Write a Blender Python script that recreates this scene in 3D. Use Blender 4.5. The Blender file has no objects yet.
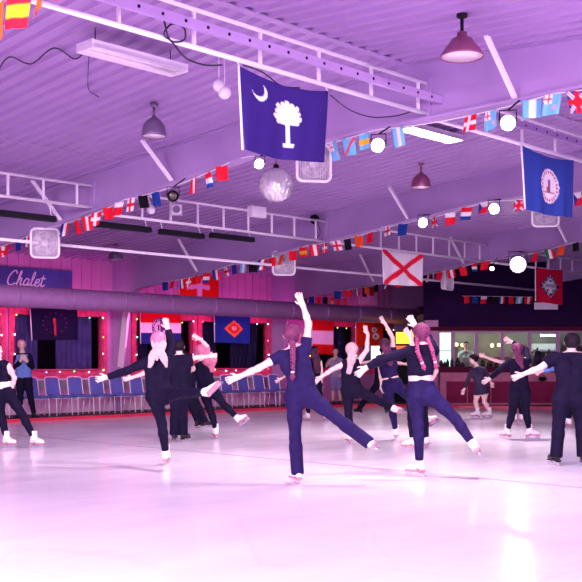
import bpy, math, random
import numpy as np
from mathutils import Vector, Matrix
random.seed(7)
SC = bpy.context.scene
COL = SC.collection
# ---------------------------------------------------------------- camera
FPX = 1026.0
CAMZ = 1.28
HOR = 362.0
ANG = math.radians(44.27)
FW = Vector((math.cos(ANG), math.sin(ANG), 0))
RT = Vector((math.sin(ANG), -math.cos(ANG), 0))
cam_d = bpy.data.cameras.new('camera')
cam = bpy.data.objects.new('camera', cam_d)
COL.objects.link(cam)
cam.location = (0, 0, CAMZ)
cam.rotation_euler = (math.pi / 2, 0, ANG - math.pi / 2)
cam_d.sensor_width = 36
cam_d.lens = FPX / 582 * 36
cam_d.shift_y = (HOR - 291) / 582
cam_d.clip_end = 200
SC.camera = cam
# ---------------------------------------------------------------- exposure, world
SC.view_settings.view_transform = 'Standard'
SC.view_settings.look = 'None'
SC.view_settings.exposure = 0.55
SC.view_settings.gamma = 1.0
SC.cycles.use_denoising = True
SC.cycles.sample_clamp_indirect = 4.0
SC.cycles.max_bounces = 8
SC.cycles.diffuse_bounces = 5
W = bpy.data.worlds.new('world')
SC.world = W
W.use_nodes = True
bg = W.node_tree.nodes['Background']
bg.inputs[0].default_value = (0.50, 0.26, 1.0, 1)
bg.inputs[1].default_value = 0.26


def lamp(name, kind, loc, aim, power, color, size=0.5, spot=60, blend=0.5, size_y=None):
    d = bpy.data.lights.new(name, kind)
    d.energy = power
    d.color = color
    if kind == 'AREA':
        d.size = size
        if size_y:
            d.shape = 'RECTANGLE'
            d.size_y = size_y
    else:
        d.shadow_soft_size = size
    if kind == 'SPOT':
        d.spot_size = math.radians(spot)
        d.spot_blend = blend
    o = bpy.data.objects.new(name, d)
    COL.objects.link(o)
    o.location = loc
    v = Vector(aim) - Vector(loc)
    o.rotation_euler = v.to_track_quat('-Z', 'Y').to_euler()
    return o


PINK = (1.0, 0.78, 0.94)
LILAC = (0.82, 0.52, 1.0)
MAG = (1.0, 0.07, 0.52)
VIO = (0.42, 0.14, 1.0)
# overhead rink lamps above and behind the photographer (out of the frame)
lamp('rink_lamp', 'AREA', (-1.5, 0.5, 4.2), (9.5, 8.5, 0.6), 1080, PINK, 2.0)
lamp('rink_lamp', 'AREA', (6.0, -4.0, 4.2), (15.0, 6.6, 0.6), 1180, PINK, 2.0)
lamp('rink_lamp', 'AREA', (-3.0, 6.5, 4.2), (9.5, 14.0, 0.6), 1150, PINK, 2.0)
# unseen area fills added behind the photographer to brighten the roof
lamp('roof_fill', 'AREA', (-2.0, 1.0, 1.6), (8.5, 7.5, 4.9), 110, LILAC, 2.5)
lamp('roof_fill', 'AREA', (4.5, -3.5, 1.6), (11.5, 6.0, 4.9), 230, LILAC, 2.5)


# ---------------------------------------------------------------- geometry helpers
def P(px, py, Y):
    """photo pixel at a depth -> point in the hall"""
    X = (px - 291) * Y / FPX
    p = RT * X + FW * Y
    return Vector((p.x, p.y, CAMZ + (HOR - py) * Y / FPX))


def ray(px):
    d = FW + RT * ((px - 291) / FPX)
    return d


def on_y(px, py, yc):
    d = ray(px)
    return P(px, py, yc / d.y)


def on_x(px, py, xc):
    d = ray(px)
    return P(px, py, xc / d.x)


def ground(px, py, z=0.0):
    return P(px, py, (CAMZ - z) * FPX / (py - HOR))


MATS = {}


def mat(name, col, rough=0.6, metal=0.0, var=0.08, scale=6.0, emit=None, estr=0.0, spec=0.5, bump=0.0, alpha=1.0):
    if name in MATS:
        return MATS[name]
    m = bpy.data.materials.new(name)
    m.use_nodes = True
    nt = m.node_tree
    b = nt.nodes['Principled BSDF']
    b.inputs['Roughness'].default_value = rough
    b.inputs['Metallic'].default_value = metal
    b.inputs['Specular IOR Level'].default_value = spec
    tc = nt.nodes.new('ShaderNodeTexCoord')
    nz = nt.nodes.new('ShaderNodeTexNoise')
    nz.inputs['Scale'].default_value = scale
    nz.inputs['Detail'].default_value = 4
    nt.links.new(tc.outputs['Object'], nz.inputs['Vector'])
    rp = nt.nodes.new('ShaderNodeValToRGB')
    rp.color_ramp.elements[0].position = 0.3
    rp.color_ramp.elements[1].position = 0.7
    rp.color_ramp.elements[0].color = tuple(max(0, c * (1 - var)) for c in col) + (1,)
    rp.color_ramp.elements[1].color = tuple(min(1, c * (1 + var)) for c in col) + (1,)
    nt.links.new(nz.outputs['Fac'], rp.inputs['Fac'])
    nt.links.new(rp.outputs['Color'], b.inputs['Base Color'])
    if bump:
        bp = nt.nodes.new('ShaderNodeBump')
        bp.inputs['Strength'].default_value = bump
        bp.inputs['Distance'].default_value = 0.01
        nt.links.new(nz.outputs['Fac'], bp.inputs['Height'])
        nt.links.new(bp.outputs['Normal'], b.inputs['Normal'])
    if emit:
        b.inputs['Emission Color'].default_value = tuple(emit) + (1,)
        b.inputs['Emission Strength'].default_value = estr
    if alpha < 1:
        b.inputs['Alpha'].default_value = alpha
    MATS[name] = m
    return m


def paint_mat(name, rough=0.75):
    """material that takes a thing's own printed pattern from its colour attribute"""
    if name in MATS:
        return MATS[name]
    m = bpy.data.materials.new(name)
    m.use_nodes = True
    nt = m.node_tree
    b = nt.nodes['Principled BSDF']
    b.inputs['Roughness'].default_value = rough
    b.inputs['Specular IOR Level'].default_value = 0.2
    a = nt.nodes.new('ShaderNodeVertexColor')
    a.layer_name = 'Col'
    nz = nt.nodes.new('ShaderNodeTexNoise')
    nz.inputs['Scale'].default_value = 30
    mx = nt.nodes.new('ShaderNodeMixRGB')
    mx.blend_type = 'MULTIPLY'
    mx.inputs[0].default_value = 0.15
    nt.links.new(a.outputs['Color'], mx.inputs[1])
    nt.links.new(nz.outputs['Fac'], mx.inputs[2])
    nt.links.new(mx.outputs[0], b.inputs['Base Color'])
    MATS[name] = m
    return m


def link(name, me, m=None, parent=None):
    o = bpy.data.objects.new(name, me)
    if m:
        me.materials.append(m)
    COL.objects.link(o)
    if parent:
        o.parent = parent
        o.matrix_parent_inverse = world_of(parent).inverted()
    return o


def world_of(o):
    m = Matrix.Translation(o.location) @ o.rotation_euler.to_matrix().to_4x4()
    if o.parent:
        m = world_of(o.parent) @ o.matrix_parent_inverse @ m
    return m


def tag(o, label, cat, group=None, kind=None):
    o['label'] = label
    o['category'] = cat
    if group:
        o['group'] = group
    if kind:
        o['kind'] = kind
    return o


def struct(o):
    o['kind'] = 'structure'
    return o


def thing(name, label, cat, loc, group=None):
    o = bpy.data.objects.new(name, None)
    COL.objects.link(o)
    o.empty_display_size = 0.1
    o.location = loc
    return tag(o, label, cat, group)


class MB:
    def __init__(s):
        s.v = []
        s.f = []
        s.sm = []

    def add(s, vs, fs, smooth=False):
        n = len(s.v)
        s.v += [tuple(v) for v in vs]
        s.f += [tuple(i + n for i in f) for f in fs]
        s.sm += [smooth] * len(fs)
        return s

    def box(s, c, ex, ey, ez):
        """box about centre c with half-axis vectors"""
        c, ex, ey, ez = Vector(c), Vector(ex), Vector(ey), Vector(ez)
        vs = [c + ex * a + ey * b + ez * d for a in (-1, 1) for b in (-1, 1) for d in (-1, 1)]
        fs = [(0, 1, 3, 2), (4, 6, 7, 5), (0, 4, 5, 1), (2, 3, 7, 6), (0, 2, 6, 4), (1, 5, 7, 3)]
        if ex.cross(ey).dot(ez) < 0:
            fs = [f[::-1] for f in fs]
        return s.add(vs, fs)

    def abox(s, x0, x1, y0, y1, z0, z1):
        return s.box(((x0 + x1) / 2, (y0 + y1) / 2, (z0 + z1) / 2), ((x1 - x0) / 2, 0, 0), (0, (y1 - y0) / 2, 0), (0, 0, (z1 - z0) / 2))

    def bar(s, a, b, w, h, up=(0, 0, 1)):
        a, b = Vector(a), Vector(b)
        d = (b - a)
        L = d.length
        d.normalize()
        up = Vector(up)
        if abs(d.dot(up)) > 0.97:
            up = Vector((1, 0, 0))
        sd = d.cross(up).normalized()
        u = sd.cross(d).normalized()
        return s.box((a + b) / 2, d * L / 2, sd * w / 2, u * h / 2)

    def tube(s, pts, r, n=8, cap=True):
        pts = [Vector(p) for p in pts]
        rs = r if isinstance(r, (list, tuple)) else [r] * len(pts)
        rings = []
        prev = None
        for i, p in enumerate(pts):
            if i == 0:
                d = pts[1] - pts[0]
            elif i == len(pts) - 1:
                d = pts[-1] - pts[-2]
            else:
                d = pts[i + 1] - pts[i - 1]
            d.normalize()
            if prev is None:
                a = Vector((0, 0, 1)) if abs(d.z) < 0.9 else Vector((1, 0, 0))
            else:
                a = prev
            u = (a - d * a.dot(d)).normalized()
            w = d.cross(u)
            prev = u
            rings.append([p + (u * math.cos(2 * math.pi * k / n) + w * math.sin(2 * math.pi * k / n)) * rs[i] for k in range(n)])
        vs = [v for rg in rings for v in rg]
        fs = []
        for i in range(len(pts) - 1):
            for k in range(n):
                k2 = (k + 1) % n
                fs.append((i * n + k, i * n + k2, (i + 1) * n + k2, (i + 1) * n + k))
        if cap:
            fs.append(tuple(range(n))[::-1])
            fs.append(tuple(range((len(pts) - 1) * n, len(pts) * n)))
        return s.add(vs, fs, True)

    def lathe(s, prof, c, axis=(0, 0, 1), n=24):
        """prof: list of (radius, height along the axis)"""
        c = Vector(c)
        ax = Vector(axis).normalized()
        a = Vector((0, 0, 1)) if abs(ax.z) < 0.9 else Vector((1, 0, 0))
        u = (a - ax * a.dot(ax)).normalized()
        w = ax.cross(u)
        vs = []
        for r, h in prof:
            for k in range(n):
                t = 2 * math.pi * k / n
                vs.append(c + ax * h + (u * math.cos(t) + w * math.sin(t)) * max(r, 1e-4))
        fs = []
        for i in range(len(prof) - 1):
            for k in range(n):
                k2 = (k + 1) % n
                fs.append((i * n + k, i * n + k2, (i + 1) * n + k2, (i + 1) * n + k))
        return s.add(vs, fs, True)

    def prism(s, pts, d):
        """extrude a planar polygon (list of points) by vector d"""
        d = Vector(d)
        n = len(pts)
        vs = [Vector(p) for p in pts] + [Vector(p) + d for p in pts]
        fs = [tuple(range(n))[::-1], tuple(range(n, 2 * n))]
        for i in range(n):
            j = (i + 1) % n
            fs.append((i, j, n + j, n + i))
        return s.add(vs, fs)

    def sphere(s, c, r, n=12, m=8, sc=(1, 1, 1)):
        c = Vector(c)
        vs = []
        for i in range(m + 1):
            t = math.pi * i / m
            for k in range(n):
                a = 2 * math.pi * k / n
                vs.append(c + Vector((r * sc[0] * max(math.sin(t), 1e-3) * math.cos(a), r * sc[1] * max(math.sin(t), 1e-3) * math.sin(a), r * sc[2] * math.cos(t))))
        fs = []
        for i in range(m):
            for k in range(n):
                k2 = (k + 1) % n
                fs.append((i * n + k, (i + 1) * n + k, (i + 1) * n + k2, i * n + k2))
        return s.add(vs, fs, True)

    def mesh(s, name):
        me = bpy.data.meshes.new(name)
        me.from_pydata(s.v, [], s.f)
        me.polygons.foreach_set('use_smooth', s.sm)
        me.update()
        return me

    def build(s, name, m, parent=None):
        return link(name, s.mesh(name), m, parent)


def rrect(w, h, r, n=5):
    out = []
    for cx, cy, a0 in ((w / 2 - r, h / 2 - r, 0), (-w / 2 + r, h / 2 - r, 90), (-w / 2 + r, -h / 2 + r, 180), (w / 2 - r, -h / 2 + r, 270)):
        for i in range(n + 1):
            a = math.radians(a0 + 90 * i / n)
            out.append((cx + r * math.cos(a), cy + r * math.sin(a)))
    return out


def ORD(i):
    return ['first', 'second', 'third', 'fourth', 'fifth', 'sixth', 'seventh', 'eighth', 'ninth', 'tenth', 'eleventh', 'twelfth',
            'thirteenth', 'fourteenth', 'fifteenth', 'sixteenth', 'seventeenth', 'eighteenth'][i]


# ---------------------------------------------------------------- materials
M_CEIL = mat('ceiling_liner', (0.36, 0.22, 0.47), 0.38, 0, 0.05, 1.5)
M_STEEL = mat('painted_steel', (0.39, 0.25, 0.51), 0.5, 0, 0.05, 2)
M_WHITE = mat('white_paint', (0.82, 0.74, 0.84), 0.4, 0, 0.04, 4)
M_WALL = mat('wall_panel', (0.50, 0.20, 0.46), 0.55, 0, 0.08, 2)
M_DARKWALL = mat('dark_wall', (0.16, 0.06, 0.14), 0.7, 0, 0.1, 2)
M_REDWOOD = mat('red_wood', (0.62, 0.05, 0.15), 0.5, 0, 0.25, 9)
M_RUBBER = mat('rubber_matting', (0.045, 0.035, 0.05), 0.8, 0, 0.3, 12)
M_RED = mat('red_edge', (0.72, 0.03, 0.09), 0.45, 0, 0.1, 4)
M_BLACK = mat('black_metal', (0.008, 0.006, 0.012), 0.7, 0, 0.1, 8, spec=0.15)
M_CABLE = mat('black_cable', (0.012, 0.008, 0.03), 0.6)
M_CHROME = mat('chair_metal', (0.86, 0.80, 0.88), 0.35, 0.15, 0.04)
M_GALV = mat('duct_metal', (0.42, 0.19, 0.45), 0.5, 0.2, 0.08, 5)
M_CHAIR = mat('blue_vinyl', (0.09, 0.12, 0.42), 0.5, 0, 0.1, 7)
M_SKIN = mat('skin', (0.80, 0.54, 0.50), 0.5, 0, 0.04, 8)
M_SKIN2 = mat('skin_tanned', (0.66, 0.40, 0.36), 0.5, 0, 0.04, 8)
M_NAVY = mat('navy_cloth', (0.017, 0.010, 0.062), 0.8, 0, 0.2, 14, spec=0.1, bump=0.3)
M_BLK = mat('black_cloth', (0.008, 0.005, 0.022), 0.8, 0, 0.25, 14, spec=0.1, bump=0.3)
M_LACE = mat('lace_cloth', (0.025, 0.010, 0.05), 0.75, 0, 0.6, 60)
M_BLUEV = mat('blue_vest', (0.10, 0.18, 0.50), 0.7, 0, 0.1, 14)
M_GREY = mat('grey_cotton', (0.34, 0.26, 0.42), 0.8, 0, 0.1, 14)
M_SHORT = mat('violet_shorts', (0.24, 0.17, 0.42), 0.8, 0, 0.1, 14)
M_PALE = mat('pale_shirt', (0.60, 0.68, 0.62), 0.8, 0, 0.1, 14)
M_BOOTW = mat('white_leather', (0.86, 0.78, 0.84), 0.4, 0, 0.04, 10)
M_BOOTB = mat('black_leather', (0.012, 0.01, 0.015), 0.35, 0, 0.1, 10)
M_SOLE = mat('red_brown_sole', (0.52, 0.20, 0.27), 0.5, 0, 0.1, 10)
M_BLADE = mat('steel_blade', (0.80, 0.76, 0.82), 0.2, 0.8, 0.03)
M_WBAND = mat('pale_waistband', (0.72, 0.80, 0.84), 0.7, 0, 0.05, 14)
M_EYE = mat('eye_dark', (0.02, 0.012, 0.012), 0.2)
M_LIP = mat('lip', (0.55, 0.20, 0.24), 0.5)
M_HBLOND = mat('blond_hair', (0.64, 0.38, 0.40), 0.5, 0, 0.25, 40, bump=0.6)
M_HPINK = mat('pinkish_fair_hair', (0.60, 0.15, 0.27), 0.5, 0, 0.3, 40, bump=0.6)
M_HMAG = mat('reddish_hair', (0.30, 0.045, 0.13), 0.55, 0, 0.4, 45, bump=0.6, spec=0.3)
M_HAUB = mat('auburn_hair', (0.13, 0.022, 0.075), 0.6, 0, 0.4, 45, bump=0.6, spec=0.25)
M_HBRN = mat('brown_hair', (0.06, 0.014, 0.04), 0.6, 0, 0.35, 40, bump=0.4, spec=0.2)
M_HDRK = mat('dark_hair', (0.012, 0.005, 0.014), 0.6, 0, 0.35, 40, bump=0.4, spec=0.15)
M_TIE = mat('hair_tie', (0.60, 0.45, 0.60), 0.6)
M_FLAG = paint_mat('flag_cloth')
# ================================================================ STRUCTURE
RIDGE_Y, RIDGE_Z, PITCH = 7.55, 4.85, 0.074
WALL_Y = 21.3
BEAM_X = [4.1, 9.75, 15.4, 21.05, 26.7]
FLOOR_Z = 0.05


def roof_z(y):
    return RIDGE_Z - PITCH * abs(y - RIDGE_Y)


def beam_bottom(y):
    d = abs(y - RIDGE_Y)
    return 4.12 if d < 2.65 else 4.12 - 0.103 * (d - 2.65)


def on_roof(px, py, drop=0.0):
    """photo pixel -> point on the underside of the roof"""
    d = ray(px)
    lo, hi = 1.0, 80.0
    for _ in range(60):
        t = (lo + hi) / 2
        z = CAMZ + (HOR - py) * t / FPX
        if z > roof_z(d.y * t) - drop:
            hi = t
        else:
            lo = t
    return P(px, py, lo)


# ---- ice
def make_ice():
    m = bpy.data.materials.new('ice')
    m.use_nodes = True
    nt = m.node_tree
    N, L = nt.nodes, nt.links
    b = N['Principled BSDF']
    tc = N.new('ShaderNodeTexCoord')
    mp = N.new('ShaderNodeMapping')
    mp.inputs['Rotation'].default_value = (0, 0, 0.75)
    mp.inputs['Scale'].default_value = (1.0, 3.2, 1)
    L.new(tc.outputs['Object'], mp.inputs['Vector'])
    n1 = N.new('ShaderNodeTexNoise')
    n1.inputs['Scale'].default_value = 0.55
    n1.inputs['Detail'].default_value = 6
    n1.inputs['Roughness'].default_value = 0.65
    L.new(mp.outputs[0], n1.inputs['Vector'])
    r1 = N.new('ShaderNodeValToRGB')
    r1.color_ramp.elements[0].position = 0.25
    r1.color_ramp.elements[0].color = (0.80, 0.76, 0.83, 1)
    r1.color_ramp.elements[1].position = 0.70
    r1.color_ramp.elements[1].color = (0.90, 0.86, 0.90, 1)
    L.new(n1.outputs['Fac'], r1.inputs['Fac'])
    # thin curved skate cuts
    nd = N.new('ShaderNodeTexNoise')
    nd.inputs['Scale'].default_value = 0.35
    L.new(tc.outputs['Object'], nd.inputs['Vector'])
    wv = N.new('ShaderNodeTexVoronoi')
    wv.feature = 'DISTANCE_TO_EDGE'
    wv.inputs['Scale'].default_value = 0.9
    mxv = N.new('ShaderNodeMixRGB')
    mxv.inputs[0].default_value = 0.35
    L.new(tc.outputs['Object'], mxv.inputs[1])
    L.new(nd.outputs['Color'], mxv.inputs[2])
    L.new(mxv.outputs[0], wv.inputs['Vector'])
    r2 = N.new('ShaderNodeValToRGB')
    r2.color_ramp.elements[0].position = 0.0
    r2.color_ramp.elements[0].color = (0.86, 0.82, 0.88, 1)
    r2.color_ramp.elements[1].position = 0.012
    r2.color_ramp.elements[1].color = (1, 1, 1, 1)
    L.new(wv.outputs['Distance'], r2.inputs['Fac'])
    mu = N.new('ShaderNodeMixRGB')
    mu.blend_type = 'MULTIPLY'
    mu.inputs[0].default_value = 0.35
    L.new(r1.outputs[0], mu.inputs[1])
    L.new(r2.outputs[0], mu.inputs[2])
    # faint painted line under the ice, across the rink at x = 9.55
    sx = N.new('ShaderNodeSeparateXYZ')
    L.new(tc.outputs['Object'], sx.inputs[0])
    s1 = N.new('ShaderNodeMath')
    s1.operation = 'SUBTRACT'
    s1.inputs[1].default_value = 9.55
    L.new(sx.outputs['X'], s1.inputs[0])
    s2 = N.new('ShaderNodeMath')
    s2.operation = 'ABSOLUTE'
    L.new(s1.outputs[0], s2.inputs[0])
    s3 = N.new('ShaderNodeMath')
    s3.operation = 'LESS_THAN'
    s3.inputs[1].default_value = 0.045
    L.new(s2.outputs[0], s3.inputs[0])
    s4 = N.new('ShaderNodeMath')
    s4.operation = 'MULTIPLY'
    L.new(s3.outputs[0], s4.inputs[0])
    L.new(n1.outputs['Fac'], s4.inputs[1])
    ml = N.new('ShaderNodeMixRGB')
    ml.inputs[2].default_value = (0.55, 0.25, 0.40, 1)
    L.new(s4.outputs[0], ml.inputs[0])
    L.new(mu.outputs[0], ml.inputs[1])
    L.new(ml.outputs[0], b.inputs['Base Color'])
    rr = N.new('ShaderNodeMapRange')
    rr.inputs['To Min'].default_value = 0.12
    rr.inputs['To Max'].default_value = 0.25
    L.new(n1.outputs['Fac'], rr.inputs['Value'])
    L.new(rr.outputs[0], b.inputs['Roughness'])
    b.inputs['IOR'].default_value = 1.31
    n3 = N.new('ShaderNodeTexNoise')
    n3.inputs['Scale'].default_value = 2.2
    n3.inputs['Detail'].default_value = 5
    L.new(tc.outputs['Object'], n3.inputs['Vector'])
    bp = N.new('ShaderNodeBump')
    bp.inputs['Strength'].default_value = 0.12
    bp.inputs['Distance'].default_value = 0.02
    L.new(n3.outputs['Fac'], bp.inputs['Height'])
    L.new(bp.outputs[0], b.inputs['Normal'])
    return m


edge = [(-10, 19.4), (21.6, 19.4)]
for i in range(1, 8):
    a = math.radians(90 - 66 * i / 8)
    edge.append((21.6 + 2.0 * math.cos(a), 17.4 + 2.0 * math.sin(a)))
edge += [(23.75, 16.6), (25.4, 13.6), (30.0, 5.2), (30.0, -9)]
ice = MB()
poly = [Vector((x, y, 0)) for x, y in edge] + [Vector((-10, -9, 0))]
ice.prism(poly, (0, 0, -0.12))
me = ice.mesh('floor_ice')
o = struct(link('floor', me, make_ice()))
# walkway around the ice, a step higher
wk = MB()
base_walk = [Vector((x, y, FLOOR_Z)) for x, y in edge] + [Vector((42, -9, FLOOR_Z)), Vector((42, 27, FLOOR_Z)), Vector((-10, 27, FLOOR_Z))]
wk.prism(base_walk, (0, 0, -0.2))
struct(wk.build('floor_walkway', M_RUBBER))
# red edge strip along the ice
rs = MB()
for a, b in zip(edge[:-2], edge[1:-1]):
    A, B = Vector((a[0], a[1], 0.035)), Vector((b[0], b[1], 0.035))
    rs.bar(A, B + (B - A).normalized() * 0.02, 0.05, 0.07)
struct(rs.build('baseboard_rink', M_RED))

# ---- roof liner with ribs running down the slope
cl = MB()
xs = []
x = -4.0
while x < 42:
    xs += [(x, 0.0), (x + 0.135, 0.0), (x + 0.155, -0.04), (x + 0.200, -0.04)]
    x += 0.22
for y0, y1 in ((-9.0, RIDGE_Y), (RIDGE_Y, WALL_Y + 0.1)):
    vs = []
    for xx, dz in xs:
        vs += [(xx, y0, roof_z(y0) + dz), (xx, y1, roof_z(y1) + dz)]
    fs = [(2 * i, 2 * i + 1, 2 * i + 3, 2 * i + 2) for i in range(len(xs) - 1)]
    cl.add(vs, fs)
for y0, y1 in ((-9.0, RIDGE_Y), (RIDGE_Y, WALL_Y + 0.3)):
    cl.add([(-4, y0, roof_z(y0) + 0.1), (42, y0, roof_z(y0) + 0.1), (42, y1, roof_z(y1) + 0.1), (-4, y1, roof_z(y1) + 0.1)], [(0, 1, 2, 3)])
struct(cl.build('ceiling', M_CEIL))
rc = MB()
rc.bar((-4, RIDGE_Y, RIDGE_Z - 0.035), (42, RIDGE_Y, RIDGE_Z - 0.035), 0.10, 0.015)
for yy in (13.0, 17.5, 2.6):
    rc.bar((-4, yy, roof_z(yy) - 0.034), (42, yy, roof_z(yy) - 0.034), 0.03, 0.012)
struct(rc.build('trim_1', M_STEEL))


# ---- rigid frames: tapered rafter and tapered column in one
def frame(x):
    b = MB()
    ys = [-8.5, 2.0, 4.9, RIDGE_Y, 10.2, 15.0, 20.2]
    bot = [(y, beam_bottom(y)) for y in ys]
    col_in = [(20.72, 2.86), (21.04, FLOOR_Z)]
    t = 0.02
    lo = bot + col_in
    hi = [(-8.5, roof_z(-8.5) - 0.01), (RIDGE_Y, RIDGE_Z - 0.01), (WALL_Y - 0.02, roof_z(WALL_Y) - 0.01)]
    # web: strips between top and bottom
    pts = [(y, z, roof_z(y) - 0.04) for y, z in bot] + [(20.72, 2.86, roof_z(20.72) - 0.04)]
    for (ya, za, ta), (yb, zb, tb) in zip(pts[:-1], pts[1:]):
        b.prism([(x - t / 2, ya, za), (x - t / 2, yb, zb), (x - t / 2, yb, tb), (x - t / 2, ya, ta)], (t, 0, 0))
    b.prism([(x - t / 2, 20.72, 2.86), (x - t / 2, 21.04, FLOOR_Z), (x - t / 2, WALL_Y - 0.01, FLOOR_Z), (x - t / 2, WALL_Y - 0.01, roof_z(WALL_Y) - 0.04), (x - t / 2, 20.72, roof_z(20.72) - 0.04)], (t, 0, 0))
    for (ya, za), (yb, zb) in zip(lo[:-1], lo[1:]):
        b.bar((x, ya, za), (x, yb, zb), 0.20, 0.03)
    for (ya, za), (yb, zb) in zip(hi[:-1], hi[1:]):
        b.bar((x, ya, za - 0.02), (x, yb, zb - 0.02), 0.20, 0.03)
    o = b.build('roof_beam', M_STEEL)
    struct(o)
    o['label'] = 'tapered steel roof frame, %s bay from the camera' % ORD(BEAM_X.index(x))


for bx in BEAM_X:
    frame(bx)

cc = MB()
cc.bar((BEAM_X[2], 20.68, 2.80), (BEAM_X[2], 20.95, 1.15), 0.22, 0.06)
struct(cc.build('trim_7', M_WHITE))
# ---- window wall (long side of the hall)
WIN = [(-75, 5), (8, 106), (131, 196), (197, 270), (305, 357), (359, 416)]
Z_SILL, Z_HEAD = 0.90, 2.55


def wx(px):
    return on_y(px, 340, WALL_Y).x


spans = [(wx(a), wx(b)) for a, b in WIN]
wl = MB()
wl.abox(-10, 42, WALL_Y, WALL_Y + 0.15, -0.1, Z_SILL)
wl.abox(-10, 42, WALL_Y, WALL_Y + 0.15, Z_HEAD, roof_z(WALL_Y) + 0.05)
cur = -10
for a, b in spans:
    wl.abox(cur, a, WALL_Y, WALL_Y + 0.15, Z_SILL, Z_HEAD)
    cur = b
wl.abox(cur, 42, WALL_Y, WALL_Y + 0.15, Z_SILL, Z_HEAD)
x = -9.9
while x < 30:
    if all(abs(x - q) > 0.15 for q in BEAM_X):
        wl.abox(x, x + 0.04, WALL_Y - 0.025, WALL_Y, Z_HEAD + 0.12, roof_z(WALL_Y) - 0.03)
    x += 0.29
struct(wl.build('wall_left', M_WALL))
wb = MB()
wb.abox(-10, 42, 24.0, 24.1, -0.1, 3.9)
wb.abox(-10, 42, WALL_Y + 0.15, 24.0, 3.2, 3.3)
struct(wb.build('wall_behind_windows', M_DARKWALL))
bl = MB()
bl.bar((-10, WALL_Y - 0.09, 0.86), (20.9, WALL_Y - 0.09, 0.86), 0.16, 0.045)
struct(bl.build('trim_2', M_WHITE))
th = MB()
for a, b in ((10.2, 14.9), (15.9, 20.6), (21.6, 26.0)):
    th.bar((a, WALL_Y - 0.06, 2.62), (b, WALL_Y - 0.06, 2.62), 0.07, 0.12)
struct(th.build('trim_3', M_STEEL))
M_GLASS = bpy.data.materials.new('window_glass')
M_GLASS.use_nodes = True
gb = M_GLASS.node_tree.nodes['Principled BSDF']
gb.inputs['Base Color'].default_value = (0.9, 0.88, 0.95, 1)
gb.inputs['Roughness'].default_value = 0.03
gb.inputs['Transmission Weight'].default_value = 1.0
gb.inputs['IOR'].default_value = 1.05
for i, (a, b) in enumerate(spans):
    w = bpy.data.objects.new('window_%d' % (i + 1), None)
    COL.objects.link(w)
    w.location = ((a + b) / 2, WALL_Y, Z_SILL)
    struct(w)
    f = MB()
    q = 0.16
    f.abox(a, b, WALL_Y - 0.05, WALL_Y + 0.12, Z_SILL, Z_SILL + q * 1.3)
    f.abox(a, b, WALL_Y - 0.05, WALL_Y + 0.12, Z_HEAD - q, Z_HEAD)
    f.abox(a, a + q, WALL_Y - 0.048, WALL_Y + 0.12, Z_SILL + q * 1.3, Z_HEAD - q)
    f.abox(b - q, b, WALL_Y - 0.048, WALL_Y + 0.12, Z_SILL + q * 1.3, Z_HEAD - q)
    f.build('window_frame', M_REDWOOD, w)
    g = MB()
    g.abox(a + q, b - q, WALL_Y + 0.05, WALL_Y + 0.06, Z_SILL + q, Z_HEAD - q)
    g.build('pane', M_GLASS, w)

# ---- snack bar: partition with a row of windows, facing the corner of the ice
SB_Y = 30.0


def SB(px, z, dy=0.0):
    p = P(px, HOR, SB_Y) + FW * dy
    return Vector((p.x, p.y, z))


def sbbox(mb, px0, px1, z0, z1, d0, d1):
    a, b = SB(px0, z0), SB(px1, z1)
    c = (a + b) / 2 + FW * (d0 + d1) / 2
    mb.box(c, RT * ((px1 - px0) * SB_Y / FPX / 2), FW * ((d1 - d0) / 2), (0, 0, (z1 - z0) / 2))


PX_END = 690
ZS, ZH = 1.16, 2.19
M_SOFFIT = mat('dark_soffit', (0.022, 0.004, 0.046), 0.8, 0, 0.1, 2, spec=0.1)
M_SILL = mat('dark_sill', (0.09, 0.008, 0.03), 0.8, 0, 0.1, 3, spec=0.08)
M_COUNTER = mat('counter_front', (0.52, 0.17, 0.29), 0.8, 0, 0.1, 3, spec=0.15)
M_MAROON = mat('maroon_panel', (0.24, 0.018, 0.075), 0.8, 0, 0.15, 3, spec=0.1)
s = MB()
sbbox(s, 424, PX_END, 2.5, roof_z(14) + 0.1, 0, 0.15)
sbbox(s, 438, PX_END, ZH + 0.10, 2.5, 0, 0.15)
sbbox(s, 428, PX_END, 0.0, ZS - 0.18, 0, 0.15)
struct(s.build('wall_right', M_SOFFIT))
s = MB()
sbbox(s, 428, PX_END, ZH, ZH + 0.12, -0.06, 0.16)
struct(s.build('trim_4', M_SILL))
s = MB()
sbbox(s, 425, 438, 0, 2.5, -0.05, 0.2)
struct(s.build('trim_5', mat('pink_pier', (0.55, 0.22, 0.42), 0.5, 0, 0.08, 3)))
MULL = [438, 453.5, 476.5, 502.5, 529.5, 558, 586, 614, 642, 670, PX_END]
for i in range(len(MULL) - 1):
    a, b = MULL[i], MULL[i + 1]
    w = bpy.data.objects.new('window_%d' % (i + 7), None)
    COL.objects.link(w)
    w.location = SB((a + b) / 2, ZS)
    struct(w)
    f = MB()
    sbbox(f, a, a + 1.6, ZS, ZH, -0.03, 0.1)
    sbbox(f, b - 1.6, b, ZS, ZH, -0.03, 0.1)
    sbbox(f, a + 1.6, b - 1.6, ZH - 0.05, ZH, -0.03, 0.1)
    f.build('window_frame', mat('mauve_frame', (0.40, 0.20, 0.36), 0.5), w)
    g = MB()
    sbbox(g, a + 1.6, b - 1.6, ZS, ZH - 0.05, 0.03, 0.036)
    g.build('pane', M_GLASS, w)
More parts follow.
